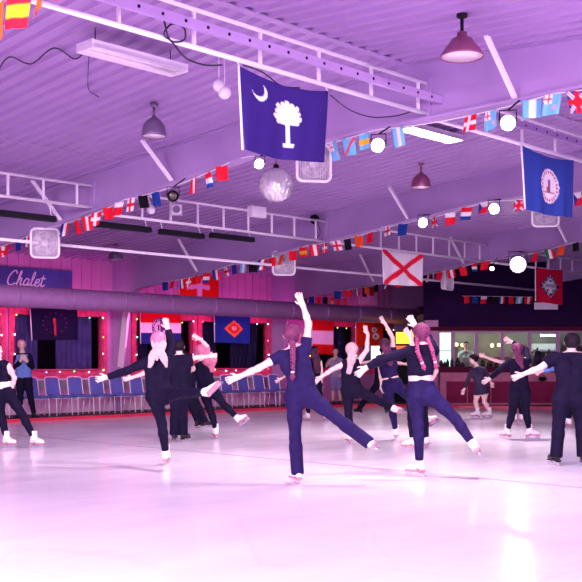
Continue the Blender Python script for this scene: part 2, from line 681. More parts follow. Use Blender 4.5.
# kitchen behind
s = MB()
sbbox(s, 428, PX_END, 0, 2.7, 3.2, 3.3)
sbbox(s, 424, 428, 0, 2.7, 0.15, 3.3)
struct(s.build('wall_kitchen', mat('kitchen_wall', (0.20, 0.19, 0.17), 0.6, 0, 0.2, 1.5)))
s = MB()
sbbox(s, 424, PX_END, 2.6, 2.7, 0.15, 3.3)
struct(s.build('ceiling_kitchen', mat('kitchen_ceiling', (0.30, 0.28, 0.26), 0.6)))
# end wall of the hall
e = MB()
e.abox(36, 36.2, -9, 24, -0.1, 5)
struct(e.build('wall_end', M_DARKWALL))
# ================================================================ FIGURES
def npv(v):
    return np.array((v[0], v[1], v[2]), dtype=np.float32)


def sdf_grid(prims, vox):
    """prims: (a, b, ra, rb, k, planes). Blends tapered capsules smoothly, returns the field and its origin."""
    lo = np.min([np.minimum(npv(p[0]) - p[2], npv(p[1]) - p[3]) for p in prims], axis=0) - 3 * vox
    hi = np.max([np.maximum(npv(p[0]) + p[2], npv(p[1]) + p[3]) for p in prims], axis=0) + 3 * vox
    n = np.ceil((hi - lo) / vox).astype(int) + 1
    D = np.full(n, 0.3, dtype=np.float32)
    for a, b, ra, rb, k, planes in prims:
        a, b = npv(a), npv(b)
        m = max(ra, rb) + k + 2.5 * vox
        i0 = np.maximum(((np.minimum(a, b) - m - lo) / vox).astype(int), 0)
        i1 = np.minimum(((np.maximum(a, b) + m - lo) / vox).astype(int) + 2, n)
        ax = [lo[q] + vox * np.arange(i0[q], i1[q], dtype=np.float32) for q in range(3)]
        X, Y, Z = ax[0][:, None, None], ax[1][None, :, None], ax[2][None, None, :]
        ab = b - a
        L2 = float(ab @ ab) + 1e-9
        t = ((X - a[0]) * ab[0] + (Y - a[1]) * ab[1] + (Z - a[2]) * ab[2]) / L2
        t = np.clip(t, 0, 1)
        d = np.sqrt((X - a[0] - t * ab[0]) ** 2 + (Y - a[1] - t * ab[1]) ** 2 + (Z - a[2] - t * ab[2]) ** 2) - (ra + (rb - ra) * t)
        for pt, nn in planes or ():
            nn = npv(nn) / np.linalg.norm(npv(nn))
            pt = npv(pt)
            d = np.maximum(d, (X - pt[0]) * nn[0] + (Y - pt[1]) * nn[1] + (Z - pt[2]) * nn[2])
        s = D[i0[0]:i1[0], i0[1]:i1[1], i0[2]:i1[2]]
        h = np.maximum(k - np.abs(s - d), 0) / max(k, 1e-6)
        s[...] = np.minimum(s, d) - h * h * k * 0.25
    return D, lo


def surface(D, lo, vox, name):
    """naive surface nets"""
    S = D < 0
    c = np.zeros(np.array(D.shape) - 1, dtype=np.int8)
    offs = [(i, j, k) for i in (0, 1) for j in (0, 1) for k in (0, 1)]
    nx, ny, nz = c.shape
    for i, j, k in offs:
        c += S[i:i + nx, j:j + ny, k:k + nz]
    cells = np.argwhere((c > 0) & (c < 8))
    idx = np.full(c.shape, -1, dtype=np.int32)
    idx[tuple(cells.T)] = np.arange(len(cells))
    val = np.stack([D[cells[:, 0] + i, cells[:, 1] + j, cells[:, 2] + k] for i, j, k in offs], 1)
    O = np.array(offs, dtype=np.float32)
    acc = np.zeros((len(cells), 3), dtype=np.float32)
    cnt = np.zeros((len(cells), 1), dtype=np.float32)
    for p in range(8):
        for q in range(p + 1, 8):
            if np.abs(O[p] - O[q]).sum() != 1:
                continue
            va, vb = val[:, p], val[:, q]
            cr = (va < 0) != (vb < 0)
            t = np.where(cr, va / np.where(cr, va - vb, 1), 0)[:, None]
            acc += np.where(cr[:, None], O[p] + (O[q] - O[p]) * t, 0)
            cnt += cr[:, None]
    vs = (cells + acc / cnt) * vox + lo
    quads = []
    for ax in range(3):
        sl0 = [slice(None)] * 3
        sl1 = [slice(None)] * 3
        sl0[ax] = slice(0, -1)
        sl1[ax] = slice(1, None)
        cr = np.argwhere(S[tuple(sl0)] != S[tuple(sl1)])
        b, d = (ax + 1) % 3, (ax + 2) % 3
        cr = cr[(cr[:, b] > 0) & (cr[:, d] > 0) & (cr[:, b] < c.shape[b]) & (cr[:, d] < c.shape[d])]
        ins = S[tuple(cr.T)]

        def at(db, dd):
            e = cr.copy()
            e[:, b] += db
            e[:, d] += dd
            return idx[tuple(e.T)]
        f = np.stack([at(-1, -1), at(0, -1), at(0, 0), at(-1, 0)], 1)
        f[~ins] = f[~ins][:, ::-1]
        quads.append(f)
    f = np.concatenate(quads)
    f = f[(f >= 0).all(1)]
    me = bpy.data.meshes.new(name)
    me.vertices.add(len(vs))
    me.vertices.foreach_set('co', vs.astype(np.float32).ravel())
    me.loops.add(len(f) * 4)
    me.loops.foreach_set('vertex_index', f.astype(np.int32).ravel())
    me.polygons.add(len(f))
    me.polygons.foreach_set('loop_start', np.arange(0, len(f) * 4, 4, dtype=np.int32))
    me.polygons.foreach_set('loop_total', np.full(len(f), 4, dtype=np.int32))
    me.polygons.foreach_set('use_smooth', np.ones(len(f), dtype=bool))
    me.update(calc_edges=True)
    me.validate()
    return me


def blob(name, prims, vox, m, parent):
    D, lo = sdf_grid(prims, vox)
    return link(name, surface(D, lo, vox, name), m, parent)


def camv(r, d, u=0.0):
    return RT * r + FW * d + Vector((0, 0, u))


def hand(prims, Wp, Tp, n, side, s=1.0, r0=0.0088, curl=0.25):
    h = (Tp - Wp).normalized()
    n = (n - h * n.dot(h)).normalized()
    sd = h.cross(n).normalized() * side
    for o in (-0.026, -0.009, 0.009, 0.026):
        prims.append((Wp + sd * o * 0.5, Wp + h * 0.088 * s + sd * o * s, 0.018 * s, 0.0135 * s, 0.014, None, 'hand'))
    for o, L, sp in ((-0.029, 0.062, -0.20), (-0.010, 0.078, -0.07), (0.010, 0.084, 0.06), (0.029, 0.074, 0.19)):
        b = Wp + h * 0.088 * s + sd * o * s
        d1 = (h + sd * sp + n * curl).normalized()
        d2 = (h + sd * sp * 0.8 + n * curl * 2.4).normalized()
        mid = b + d1 * L * 0.52 * s
        prims.append((b, mid, r0 * 1.05, r0, 0.004, None, 'hand'))
        prims.append((mid, mid + d2 * L * 0.48 * s, r0, r0 * 0.85, 0.003, None, 'hand'))
    b = Wp + h * 0.030 * s + sd * 0.024 * s
    m = b + (h * 0.62 + sd * 0.75 + n * 0.2).normalized() * 0.042 * s
    prims.append((b, m, 0.013 * s, r0 * 1.15, 0.010, None, 'hand'))
    prims.append((m, m + (h * 0.9 + sd * 0.4 + n * 0.25).normalized() * 0.034 * s, r0 * 1.1, r0, 0.003, None, 'hand'))


def person(label, Y, J, top, bottom, hair, loc=None, facing=(0, 1), hf=None, sup=('L', 'R'), skate='white', male=False,
           top_m=None, bot_m=None, skin=None, floor=0.0, scale=1.0, feet=None, arms=('L', 'R'), group=None, curl=0.2, palm=None, hs=0.92):
    skin = skin or M_SKIN
    s = scale
    vox = 0.0105 if Y < 14 else (0.0125 if Y < 18.5 else 0.0165)

    def pt(k):
        j = J[k]
        return P(j[0], j[1], Y + (j[2] if len(j) > 2 else 0.0))
    up0 = Vector((0, 0, 1))
    F = camv(facing[0], facing[1]).normalized()
    HF = camv(*(hf or facing)).normalized()
    H, N, LS, RS, LH, RH = [pt(k) for k in ('H', 'N', 'LS', 'RS', 'LH', 'RH')]
    mS, mH = (LS + RS) / 2, (LH + RH) / 2
    up = (mS - mH).normalized()
    lat = ((RH - LH) - up * (RH - LH).dot(up)).normalized()
    F = (F - up * F.dot(up)).normalized()
    ank = floor + (0.155 if skate else 0.088)
    pr = []   # (a, b, ra, rb, k, planes, tag)

    def add(a, b, ra, rb, k, tagn):
        pr.append((a, b, ra * s, rb * s, k, None, tagn))
    # torso
    Lt = (mS - mH).length
    wa = pt('wa') if 'wa' in J else mH + up * Lt * 0.42
    wr = 0.086 if male else 0.070
    chest = mS - up * 0.13 * s
    for S, Hj, sg in ((LS, LH, -1), (RS, RH, 1)):
        sh = S * 0.55 + N * 0.45 - up * 0.055 * s
        rib = chest + lat * sg * (0.078 if male else 0.066) * s
        wst = wa + lat * sg * (0.058 if male else 0.048) * s
        hp = mH + lat * sg * 0.075 * s + up * 0.01
        add(sh, rib, 0.062, 0.088 if male else 0.074, 0.05, 'torso')
        add(rib, wst, 0.088 if male else 0.074, wr, 0.05, 'torso')
        add(wst, hp, wr, 0.094, 0.05, 'torso')
        add(hp - F * 0.035 * s - up * 0.03 * s, Hj - F * 0.03 * s - up * 0.05 * s, 0.086, 0.078, 0.05, 'torso')
        if not male:
            add(chest + F * 0.065 * s + lat * sg * 0.06 * s + up * 0.01, chest + F * 0.07 * s + lat * sg * 0.06 * s, 0.055, 0.05, 0.04, 'torso')
        add(N - up * 0.01, S * 0.8 + N * 0.2, 0.040, 0.048, 0.04, 'torso')
    # neck and head
    hu = (H - N)
    hu = (hu.normalized() + up0 * 0.6).normalized()
    HF = (HF - hu * HF.dot(hu)).normalized()
    hl = HF.cross(hu).normalized()
    add(N - up * 0.02, H - hu * 0.05 * s - HF * 0.02 * s, 0.054 if male else 0.048, 0.050 if male else 0.044, 0.03, 'neck')
    add(H + hu * 0.028 * s - HF * 0.028 * s, H + hu * 0.028 * s + HF * 0.020 * s, 0.080, 0.074, 0.03, 'head')
    add(H - hu * 0.02 * s + HF * 0.025 * s, H - hu * 0.075 * s + HF * 0.052 * s, 0.062, 0.036, 0.03, 'head')
    add(H + hu * 0.005 * s + HF * 0.088 * s, H - hu * 0.022 * s + HF * 0.104 * s, 0.009, 0.014, 0.012, 'head')
    for sg in (-1, 1):
        add(H + hl * sg * 0.078 * s - hu * 0.02 * s, H + hl * sg * 0.082 * s + hu * 0.012 * s - HF * 0.006, 0.012, 0.016, 0.006, 'head')
    # arms
    for sd in ('L', 'R'):
        if sd + 'E' not in J:
            continue
        S, E, Wr, T = pt(sd + 'S'), pt(sd + 'E'), pt(sd + 'W'), pt(sd + 'T')
        add(S, S * 0.55 + E * 0.45, 0.054 if male else 0.047, 0.047 if male else 0.041, 0.035, 'uarm' + sd)
        add(S * 0.55 + E * 0.45, E, 0.047 if male else 0.041, 0.038 if male else 0.034, 0.02, 'uarm' + sd)
        add(E, E * 0.6 + Wr * 0.4, 0.036, 0.038 if male else 0.034, 0.02, 'farm' + sd)
        add(E * 0.6 + Wr * 0.4, Wr, 0.038 if male else 0.034, 0.025, 0.02, 'farm' + sd)
        nn = camv(*(palm or (0, -1)))
        hand(pr, Wr, T, nn, 1 if sd == 'L' else -1, hs * s, 0.0095 if vox < 0.0115 else (0.0105 if vox < 0.014 else 0.0125), curl)
    # legs
    legs = {}
    for sd in ('L', 'R'):
        Hj, K, A = pt(sd + 'H'), pt(sd + 'K'), pt(sd + 'A')
        if sd in sup:
            A = Vector((A.x, A.y, ank))
        legs[sd] = (Hj, K, A)
        add(Hj, Hj * 0.5 + K * 0.5, 0.080, 0.067, 0.04, 'thigh' + sd)
        add(Hj * 0.5 + K * 0.5, K, 0.067, 0.050, 0.03, 'thigh' + sd)
        cb = K * 0.68 + A * 0.32 - F * 0.014 * s
        add(K, cb, 0.049, 0.050, 0.03, 'shin' + sd)
        add(cb, A, 0.050, 0.035, 0.03, 'shin' + sd)
        fd = (feet or {}).get(sd)
        fd = camv(*fd).normalized() if fd else F.copy()
        u = up0 if sd in sup else (K - A).normalized()
        fd = (fd - u * fd.dot(u)).normalized()
        legs[sd] += (u, fd)
        add(A, A + fd * 0.12 * s - u * 0.05 * s, 0.036, 0.028, 0.02, 'foot')
        add(A, A - fd * 0.02 * s - u * 0.045 * s, 0.036, 0.030, 0.02, 'foot')
    base = (legs['L'][2] + legs['R'][2]) / 2
    if len(sup) == 1:
        base = legs[sup[0]][2]
    root = thing('person', label, 'person', (base.x, base.y, floor), group)
    blob('body', [p[:6] for p in pr], vox, skin, root)

    # ---- clothes
    def cloth(tags, inflate, planes_by=None, extra=()):
        out = []
        for a, b, ra, rb, k, _, tg in pr:
            for t in tags:
                if tg.startswith(t):
                    pl = []
                    for key, v in (planes_by or {}).items():
                        if tg.startswith(key):
                            pl += v
                    out.append((a, b, ra + inflate, rb + inflate, max(k, 0.02), pl))
                    break
        return out + list(extra)
    neck_pl = (N - up * 0.012 * s, up + F * 0.15)
    if top:
        hem = mH + up * top.get('hem', 0.10)
        pl = {'torso': [neck_pl, (hem, -up)]}
        tags = ['torso']
        sl = top.get('sleeve', 0)
        for sd in ('L', 'R'):
            if sd + 'E' not in J:
                continue
            S, E, Wr = pt(sd + 'S'), pt(sd + 'E'), pt(sd + 'W')
            if 0 < sl <= 1:
                pl['uarm' + sd] = [(S.lerp(E, sl), E - S)]
                tags.append('uarm' + sd)
            elif sl > 1:
                tags += ['uarm' + sd, 'farm' + sd]
                pl['farm' + sd] = [(E.lerp(Wr, sl - 1), Wr - E)]
        c = cloth(tags, top.get('fit', 0.011), pl)
        if 'skirt' in top:
            c.append((mH + up * 0.10, mH - up * 0.06, 0.13 * s, 0.20 * s, 0.03, [(mH - up * 0.07, -up)]))
        if top.get('low'):
            c = [(a, b, ra, rb, k, pl2 + [(N - up * top['low'], up)] if pl2 else pl2) for a, b, ra, rb, k, pl2 in c]
        blob('top', c, vox, top['m'], root)
        if 'vest' in top:
            v = cloth(['torso'], 0.022, {'torso': [(N - up * 0.05, up), (mH + up * 0.05, -up)]})
            blob('vest', v, vox, top['vest'], root)
    if bottom:
        ws = mH + up * bottom.get('waist', 0.13)
        pl = {'torso': [(ws, up)]}
        ex = []
        for sd in ('L', 'R'):
            Hj, K, A, u, fd = legs[sd]
            e = bottom.get('end', 0.95)
            if e <= 1:
                pl['shin' + sd] = [(K.lerp(A, e), A - K)]
            if e < 0:
                pl['thigh' + sd] = [(Hj.lerp(K, -e), K - Hj)]
            fl = bottom.get('flare')
            if fl:
                ex.append((K.lerp(A, 0.25), K.lerp(A, 1.12), 0.066, fl, 0.03, [(K.lerp(A, 1.14), A - K)]))
        tags = ['torso', 'thigh'] + (['shin'] if bottom.get('end', 0.95) > 0 else [])
        blob('trousers' if bottom.get('end', 0.95) > 0 else 'shorts', cloth(tags, bottom.get('fit', 0.009), pl, ex), vox, bottom['m'], root)
        if 'band' in bottom:
            bb = cloth(['torso'], 0.017, {'torso': [(ws + up * 0.012, up), (ws - up * 0.055, -up)]})
            blob('waistband', bb, vox, bottom['band'], root)
    # ---- skates or shoes
    for sd in ('L', 'R'):
        Hj, K, A, u, fd = legs[sd]
        bm = M_BOOTW if skate == 'white' else M_BOOTB
        sw = u.cross(fd)
        shaft = 0.095 if skate else 0.03
        q = [(A + u * shaft, A, 0.047, 0.046, 0.02, [(A + u * (shaft + 0.005), u)]),
             (A, A - fd * 0.028 - u * 0.05, 0.046, 0.040, 0.02, [(A - u * 0.085, -u)]),
             (A - u * 0.01, A + fd * 0.06 - u * 0.045, 0.046, 0.042, 0.02, [(A - u * 0.085, -u)]),
             (A + fd * 0.06 - u * 0.045, A + fd * 0.145 - u * 0.06, 0.042, 0.034, 0.02, [(A - u * 0.085, -u)])]
        bo = blob('ice_skate' if skate else 'shoe', q, min(vox, 0.0125), bm, root)
        sm = MB()
        if skate:
            sm.bar(A - fd * 0.062 - u * 0.092, A + fd * 0.175 - u * 0.092, 0.066, 0.014, u)
            sm.bar(A - fd * 0.060 - u * 0.104, A - fd * 0.005 - u * 0.104, 0.05, 0.016, u)
            sm.build('sole', M_SOLE if skate == 'white' else M_BOOTB, bo)
            bmb = MB()
            prof = [(-0.080, -0.150), (-0.070, -0.154), (0.0, -0.155), (0.16, -0.155), (0.185, -0.148), (0.195, -0.130), (0.180, -0.130),
                    (0.165, -0.098), (0.110, -0.098), (0.095, -0.128), (0.0, -0.128), (-0.012, -0.108), (-0.050, -0.108), (-0.062, -0.130), (-0.080, -0.136)]
            bmb.prism([A + fd * a + u * c - sw * 0.005 for a, c in prof], sw * 0.010)
            bmb.build('blade', M_BLADE, bo)
        else:
            sm.bar(A - fd * 0.065 - u * 0.082, A + fd * 0.175 - u * 0.082, 0.075, 0.012, u)
            sm.build('sole', M_BOOTB, bo)
    # ---- face
    for sg in (-1, 1):
        MB().sphere(H + HF * 0.079 * s + hl * sg * 0.030 * s + hu * 0.006 * s, 0.011 * s, 8, 6).build('eye', M_EYE, root)
    MB().sphere(H + HF * 0.083 * s - hu * 0.058 * s, 0.014 * s, 10, 6, (1.2, 1.2, 0.5)).build('lips', M_LIP, root)
    # ---- hair
    hm = hair['m']
    g = hair.get('grow', 0.012) * s
    cut = [(H + HF * hair.get('front', 0.040) * s + hu * 0.03, HF - hu * 0.75), (H - hu * hair.get('nape', 0.085) * s, -hu)]
    hp = [(H + hu * 0.030 * s - HF * 0.028 * s, H + hu * 0.034 * s + HF * 0.022 * s, 0.082 * s + g, 0.076 * s + g, 0.02, cut),
          (H + hu * 0.01 * s - HF * 0.035 * s, H - hu * 0.05 * s - HF * 0.028 * s, 0.070 * s + g, 0.050 * s + g, 0.02, cut)]
    if hair.get('bun'):
        c = H + hu * 0.02 * s - HF * 0.115 * s
        hp.append((c, c, 0.042 * s, 0.042 * s, 0.01, None))
    ho = blob('hair', hp, min(vox, 0.0125), hm, root)
    rr = random.Random(int(Y * 100))
    for tl in hair.get('tails', ()):
        kind, pts = tl[0], [(P(a, b, Y + c), r) for a, b, c, r in tl[1]]
        q = []
        if kind == 'braid':
            for (a, ra), (b, rb) in zip(pts[:-1], pts[1:]):
                L = (b - a).length
                nL = max(2, int(L / 0.030))
                sdv = (b - a).cross(FW).normalized()
                for i in range(nL + 1):
                    t = i / nL
                    c = a.lerp(b, t)
                    r = ra + (rb - ra) * t
                    for sg in (-1, 1):
                        q.append((c + sdv * sg * r * 0.65 + (b - a).normalized() * 0.008 * sg, c - (b - a).normalized() * 0.016 + sdv * sg * r * 0.1, r * 0.62, r * 0.5, 0.005, None))
            e, er = pts[-1]
            d = (pts[-1][0] - pts[-2][0]).normalized()
            q.append((e, e + d * 0.05, er * 0.8, er * 1.3, 0.01, None))
            q.append((e + d * 0.05, e + d * 0.09, er * 1.3, er * 0.4, 0.01, None))
        else:
            for w in range(5 if kind == 'wavy' else 4):
                ph = rr.uniform(0, 6.28)
                ox = (w - 1.5) * 0.45
                prev = None
                m = 0
                for (a, ra), (b, rb) in zip(pts[:-1], pts[1:]):
                    sdv = (b - a).cross(FW).normalized()
                    for i in range(6):
                        t = i / 5
                        r = ra + (rb - ra) * t
                        wob = math.sin(ph + m * 0.9) * r * (0.55 if kind == 'wavy' else 0.15)
                        c = a.lerp(b, t) + sdv * (ox * r + wob) + FW * math.cos(ph + m) * r * 0.3
                        if prev is not None:
                            q.append((prev[0], c, prev[1], r * 0.55, 0.010, None))
                        prev = (c, r * 0.55)
                        m += 1
        blob({'braid': 'braid', 'wavy': 'loose_hair', 'tail': 'ponytail'}[kind], q, min(vox, 0.0115), tl[2] if len(tl) > 2 else hm, ho)
        if kind == 'braid':
            MB().tube([pts[-1][0] - d * 0.008, pts[-1][0] + d * 0.012], er * 1.0, 10).build('hair_tie', M_TIE, ho)
    return root


LEGG = {'m': M_NAVY, 'waist': 0.12, 'end': 0.93}
# woman in front, back view, one arm up (middle of the ice)
person('woman in navy t-shirt with one long braid and raised arm, biggest skater in the middle', 10.75,
       dict(H=(292, 335.5), N=(293.8, 348), LS=(280.5, 356), RS=(305.5, 348), LH=(294.2, 398), RH=(309.2, 396),
            wa=(301, 378), LE=(259, 368, -0.05), LW=(239.5, 376.5), LT=(224, 382, 0.02),
            RE=(308.6, 324, 0.03), RW=(303.2, 306), RT=(296.5, 291, 0.0),
            LK=(295.2, 438, -0.05), LA=(297.3, 470), RK=(337.5, 419, -0.08), RA=(366, 440.5, -0.16)),
       {'m': M_NAVY, 'hem': 0.10, 'sleeve': 0.42, 'fit': 0.013}, {'m': M_NAVY, 'waist': 0.14, 'end': 1.0, 'flare': 0.068},
       {'m': M_HAUB, 'tails': [('braid', [(292.5, 342, -0.10, 0.030), (293, 358, -0.13, 0.026), (292.8, 372, -0.13, 0.022)], M_HAUB)]},
       sup=('L',), feet={'L': (-0.35, 0.9), 'R': (0.75, 0.5, -0.5)}, palm=(0.3, -1))
# woman with two braids
person('woman in dark long-sleeved crop top with two braids and bare midriff', 11.45,
       dict(H=(421.5, 334), N=(422.5, 345), LS=(408.5, 351.5), RS=(434, 350.5), LH=(415, 396), RH=(430.5, 394.5), wa=(420, 376),
            LE=(385, 358.5, -0.03), LW=(366.5, 367.5), LT=(352, 379),
            RE=(428, 338, 0.22), RW=(416, 326.5, 0.26), RT=(404.5, 310, 0.22),
            LK=(418, 424, -0.06), LA=(419.5, 458), RK=(455.5, 419, -0.10), RA=(472.5, 443.5, -0.22)),
       {'m': M_BLK, 'hem': 0.235, 'sleeve': 1.93, 'fit': 0.014}, {'m': M_NAVY, 'waist': 0.155, 'end': 0.93},
       {'m': M_HAUB, 'grow': 0.016, 'tails': [('braid', [(416.5, 337, -0.07, 0.022), (417.5, 352, -0.11, 0.022), (422.0, 363, -0.12, 0.020)], M_HMAG),
                                              ('braid', [(427, 337, -0.07, 0.022), (432, 350, -0.11, 0.022), (435, 362, -0.10, 0.020)], M_HMAG)]},
       sup=('L',), feet={'L': (-0.7, 0.6), 'R': (0.6, 0.2, -0.8)}, curl=0.12)
# man at the right edge
person('man with short dark hair in dark t-shirt and loose trousers at the right edge', 12.7,
       dict(H=(571.5, 343), N=(571, 352.5), LS=(553.5, 358.5), RS=(588.5, 357.5), LH=(561, 398), RH=(578, 398), wa=(571, 381),
            LE=(540.5, 367.5, -0.03), LW=(522.5, 374.5), LT=(511, 379),
            RE=(595, 370, 0.02), RW=(585, 381, -0.05), RT=(578, 388, -0.05),
            LK=(558.5, 425, -0.03), LA=(556.5, 450), RK=(581.5, 426, 0.04), RA=(583, 452)),
       {'m': M_BLK, 'hem': 0.02, 'sleeve': 0.62, 'fit': 0.024}, {'m': M_BLK, 'waist': 0.10, 'end': 1.0, 'flare': 0.078, 'fit': 0.024},
       {'m': M_HDRK, 'grow': 0.016, 'nape': 0.06}, skate='black', male=True, feet={'L': (-0.3, 0.9), 'R': (0.4, 0.9)})
# blond woman with stretched free leg
person('woman with long wavy blond hair in black jacket, one leg stretched out behind her', 12.75,
       dict(H=(158.5, 341.5), N=(158, 354), LS=(145.5, 362.5), RS=(168, 357), LH=(155, 397), RH=(165.5, 394), wa=(157, 380),
            LE=(126.5, 371, -0.02), LW=(107.5, 377), LT=(95, 380),
            RE=(171.5, 342.5, 0.05), RW=(168, 329, 0.05), RT=(164.5, 316),
            LK=(162, 424, -0.08), LA=(165.8, 449), RK=(184, 393.5, -0.38), RA=(206, 392, -0.68)),
       {'m': M_BLK, 'hem': 0.08, 'sleeve': 1.97, 'fit': 0.015}, {'m': M_BLK, 'waist': 0.12, 'end': 0.93},
       {'m': M_HPINK, 'grow': 0.016, 'tails': [('wavy', [(157, 341, -0.08, 0.04), (154, 353, -0.11, 0.036), (148.5, 367, -0.12, 0.016)], M_HBLOND),
                                               ('wavy', [(158.5, 341, -0.09, 0.036), (157, 351, -0.12, 0.032), (156.5, 360, -0.12, 0.014)], M_HBLOND),
                                               ('wavy', [(160, 342, -0.08, 0.036), (161, 354, -0.11, 0.034), (166.5, 367, -0.10, 0.015)], M_HBLOND)]},
       sup=('L',), feet={'L': (0.1, 1), 'R': (0.75, -0.5, 0.2)})
# woman cut by the left edge
person('woman in black sleeveless crop top with pale waistband, cut off by the left edge', 15.3,
       dict(H=(-4, 351), N=(-2.5, 360), LS=(-13, 366), RS=(8.5, 366), LH=(-1.5, 394), RH=(8.5, 393.5), wa=(3, 381),
            LE=(-22, 380), LW=(-14, 390, 0.12), LT=(-8, 394, 0.2),
            RE=(14.5, 378, -0.10), RW=(11.5, 390, 0.0), RT=(5, 394, 0.03),
            LK=(1, 415, 0.02), LA=(6.5, 438), RK=(22.5, 415, 0.0), RA=(34, 438)),
       {'m': M_BLK, 'hem': 0.16, 'sleeve': 0, 'fit': 0.010}, {'m': M_BLK, 'waist': 0.14, 'end': 0.93, 'band': M_WBAND},
       {'m': M_HDRK, 'tails': [('tail', [(-7, 351, 0.08, 0.05), (-8, 364, 0.1, 0.04)])]}, facing=(0.45, -0.9), hf=(0.9, -0.3),
       feet={'L': (0.85, -0.4), 'R': (0.9, -0.35)})
# blond ponytail woman
person('woman in dark sleeveless top with pale blond ponytail, one arm raised', 16.0,
       dict(H=(351.5, 350.5), N=(350.5, 359), LS=(343, 364.5), RS=(358.5, 361.5), LH=(347.8, 391), RH=(356.5, 390), wa=(350.3, 379),
            LE=(331.5, 370, -0.02), LW=(321.5, 377), LT=(314.5, 382.5),
            RE=(366.8, 350, 0.0), RW=(368, 334.5, 0.0), RT=(362.5, 322, 0.02),
            LK=(348.5, 414, -0.05), LA=(349.5, 436), RK=(376.5, 399.5, -0.10), RA=(394, 408.5, -0.2)),
       {'m': M_BLK, 'hem': 0.10, 'sleeve': 0, 'fit': 0.011}, {'m': M_BLK, 'waist': 0.12, 'end': 0.93},
       {'m': M_HBLOND, 'grow': 0.018, 'tails': [('tail', [(352, 350, -0.10, 0.055), (351.5, 361, -0.13, 0.05), (348.5, 373, -0.12, 0.03)])]},
       sup=('L',), feet={'L': (-0.2, 1), 'R': (0.85, 0.3, -0.3)}, palm=(0.6, -0.8))
# woman with dark pink ponytail behind her
person('woman in dark t-shirt with reddish ponytail and raised arm, left of the two-braid woman', 16.9,
       dict(H=(384.8, 345.5), N=(386, 353.5), LS=(379, 359), RS=(393.5, 355), LH=(386.8, 385), RH=(396.2, 384), wa=(388, 373),
            LE=(380.5, 371.5, 0.0), LW=(381.5, 383.5, -0.04), LT=(383.2, 395),
            RE=(392.5, 338, 0.0), RW=(385.5, 324, 0.0), RT=(377.5, 313.5, 0.0),
            LK=(391.5, 408, -0.05), LA=(395.8, 432), RK=(413, 402, -0.06), RA=(427, 418.5, -0.16)),
       {'m': M_NAVY, 'hem': 0.13, 'sleeve': 0.45, 'fit': 0.013}, {'m': M_NAVY, 'waist': 0.10, 'end': 0.93},
       {'m': M_HBRN, 'tails': [('tail', [(385.5, 345, -0.09, 0.05), (388.5, 356, -0.12, 0.055), (390.3, 365, -0.11, 0.03)], M_HAUB)]},
       sup=('L',), feet={'L': (0.2, 1), 'R': (0.9, 0.2, -0.2)}, palm=(0.6, -0.8))
# mostly hidden skater behind the braids
person('skater mostly hidden behind the two-braid woman, hand raised by her head', 14.9,
       dict(H=(424.5, 345), N=(424, 354), LS=(416, 359), RS=(432, 359), LH=(412.8, 394), RH=(421, 394), wa=(419, 378),
            LE=(413, 349, 0.08), LW=(410.8, 336.5, 0.05), LT=(404, 327.5, 0.05), RE=(436, 371, 0.1), RW=(430, 382, 0.1), RT=(426, 389, 0.1),
            LK=(411.5, 418), LA=(412.8, 440), RK=(424, 418, 0.2), RA=(426, 436, 0.3)),
       {'m': M_BLK, 'hem': 0.15, 'sleeve': 0.4, 'fit': 0.012}, {'m': M_BLK, 'waist': 0.12, 'end': 0.93},
       {'m': M_HBRN}, sup=('L', 'R'), feet={'L': (-0.8, 0.5), 'R': (0.3, 0.9)})
# man in dark, arms wide, farther back
person('dark-clothed skater with both bare arms held out level, behind the raised-arm women', 25.2,
       dict(H=(383, 350.5), N=(383, 356.5), LS=(375.5, 361), RS=(390.5, 361), LH=(378, 384), RH=(385, 384), wa=(382, 374),
            LE=(367, 362.5), LW=(361, 363), LT=(355, 364), RE=(398, 363), RW=(404.5, 364), RT=(410.5, 365),
            LK=(368, 396, 0.0), LA=(360, 408), RK=(386, 398, 0.1), RA=(386.5, 410)),
       {'m': M_BLK, 'hem': 0.02, 'sleeve': 0.35, 'fit': 0.02}, {'m': M_BLK, 'waist': 0.10, 'end': 1.0, 'flare': 0.06},
       {'m': M_HDRK}, skate='black', male=True, feet={'L': (-0.8, 0.5), 'R': (0.3, 0.9)})
# woman at right with red ponytail
person('woman in dark long-sleeved top with red ponytail before the snack bar windows', 17.05,
       dict(H=(517.2, 350), N=(518.5, 358), LS=(510, 361.5), RS=(528, 361), LH=(514.5, 393), RH=(525, 393), wa=(519.5, 378),
            LE=(498.5, 371, -0.02), LW=(490, 378.5), LT=(481, 384),
            RE=(526, 350, 0.22), RW=(511.5, 342, 0.26), RT=(501, 336.5, 0.22),
            LK=(512, 413, -0.05), LA=(507.5, 433), RK=(526, 413, 0.0), RA=(529.5, 431)),
       {'m': M_BLK, 'hem': 0.02, 'sleeve': 1.95, 'fit': 0.013}, {'m': M_BLK, 'waist': 0.10, 'end': 0.93},
       {'m': M_HAUB, 'tails': [('tail', [(516.5, 349, -0.10, 0.05), (519, 358, -0.12, 0.055), (522.5, 368, -0.10, 0.025)], M_HAUB)]},
       feet={'L': (-0.5, 0.8), 'R': (0.6, 0.1)}, curl=0.1)
# arm-out skater hidden behind her
person('skater hidden behind the red ponytail woman except one bare arm stretched out level', 21.5,
       dict(H=(518, 354.5), N=(518, 361), LS=(510.5, 364.5), RS=(524, 365), LH=(514, 389.5), RH=(521, 389.5), wa=(517.5, 378),
            LE=(496, 360.5), LW=(485.5, 357), LT=(477, 354), RE=(526, 377), RW=(524, 387), RT=(522, 393),
            LK=(514, 402), LA=(514.6, 414), RK=(521, 402), RA=(521.5, 416)),
       {'m': M_BLK, 'hem': 0.1, 'sleeve': 0.35, 'fit': 0.012}, {'m': M_BLK, 'waist': 0.12, 'end': 0.93},
       {'m': M_HBRN}, feet={'L': (-0.4, 0.9)})
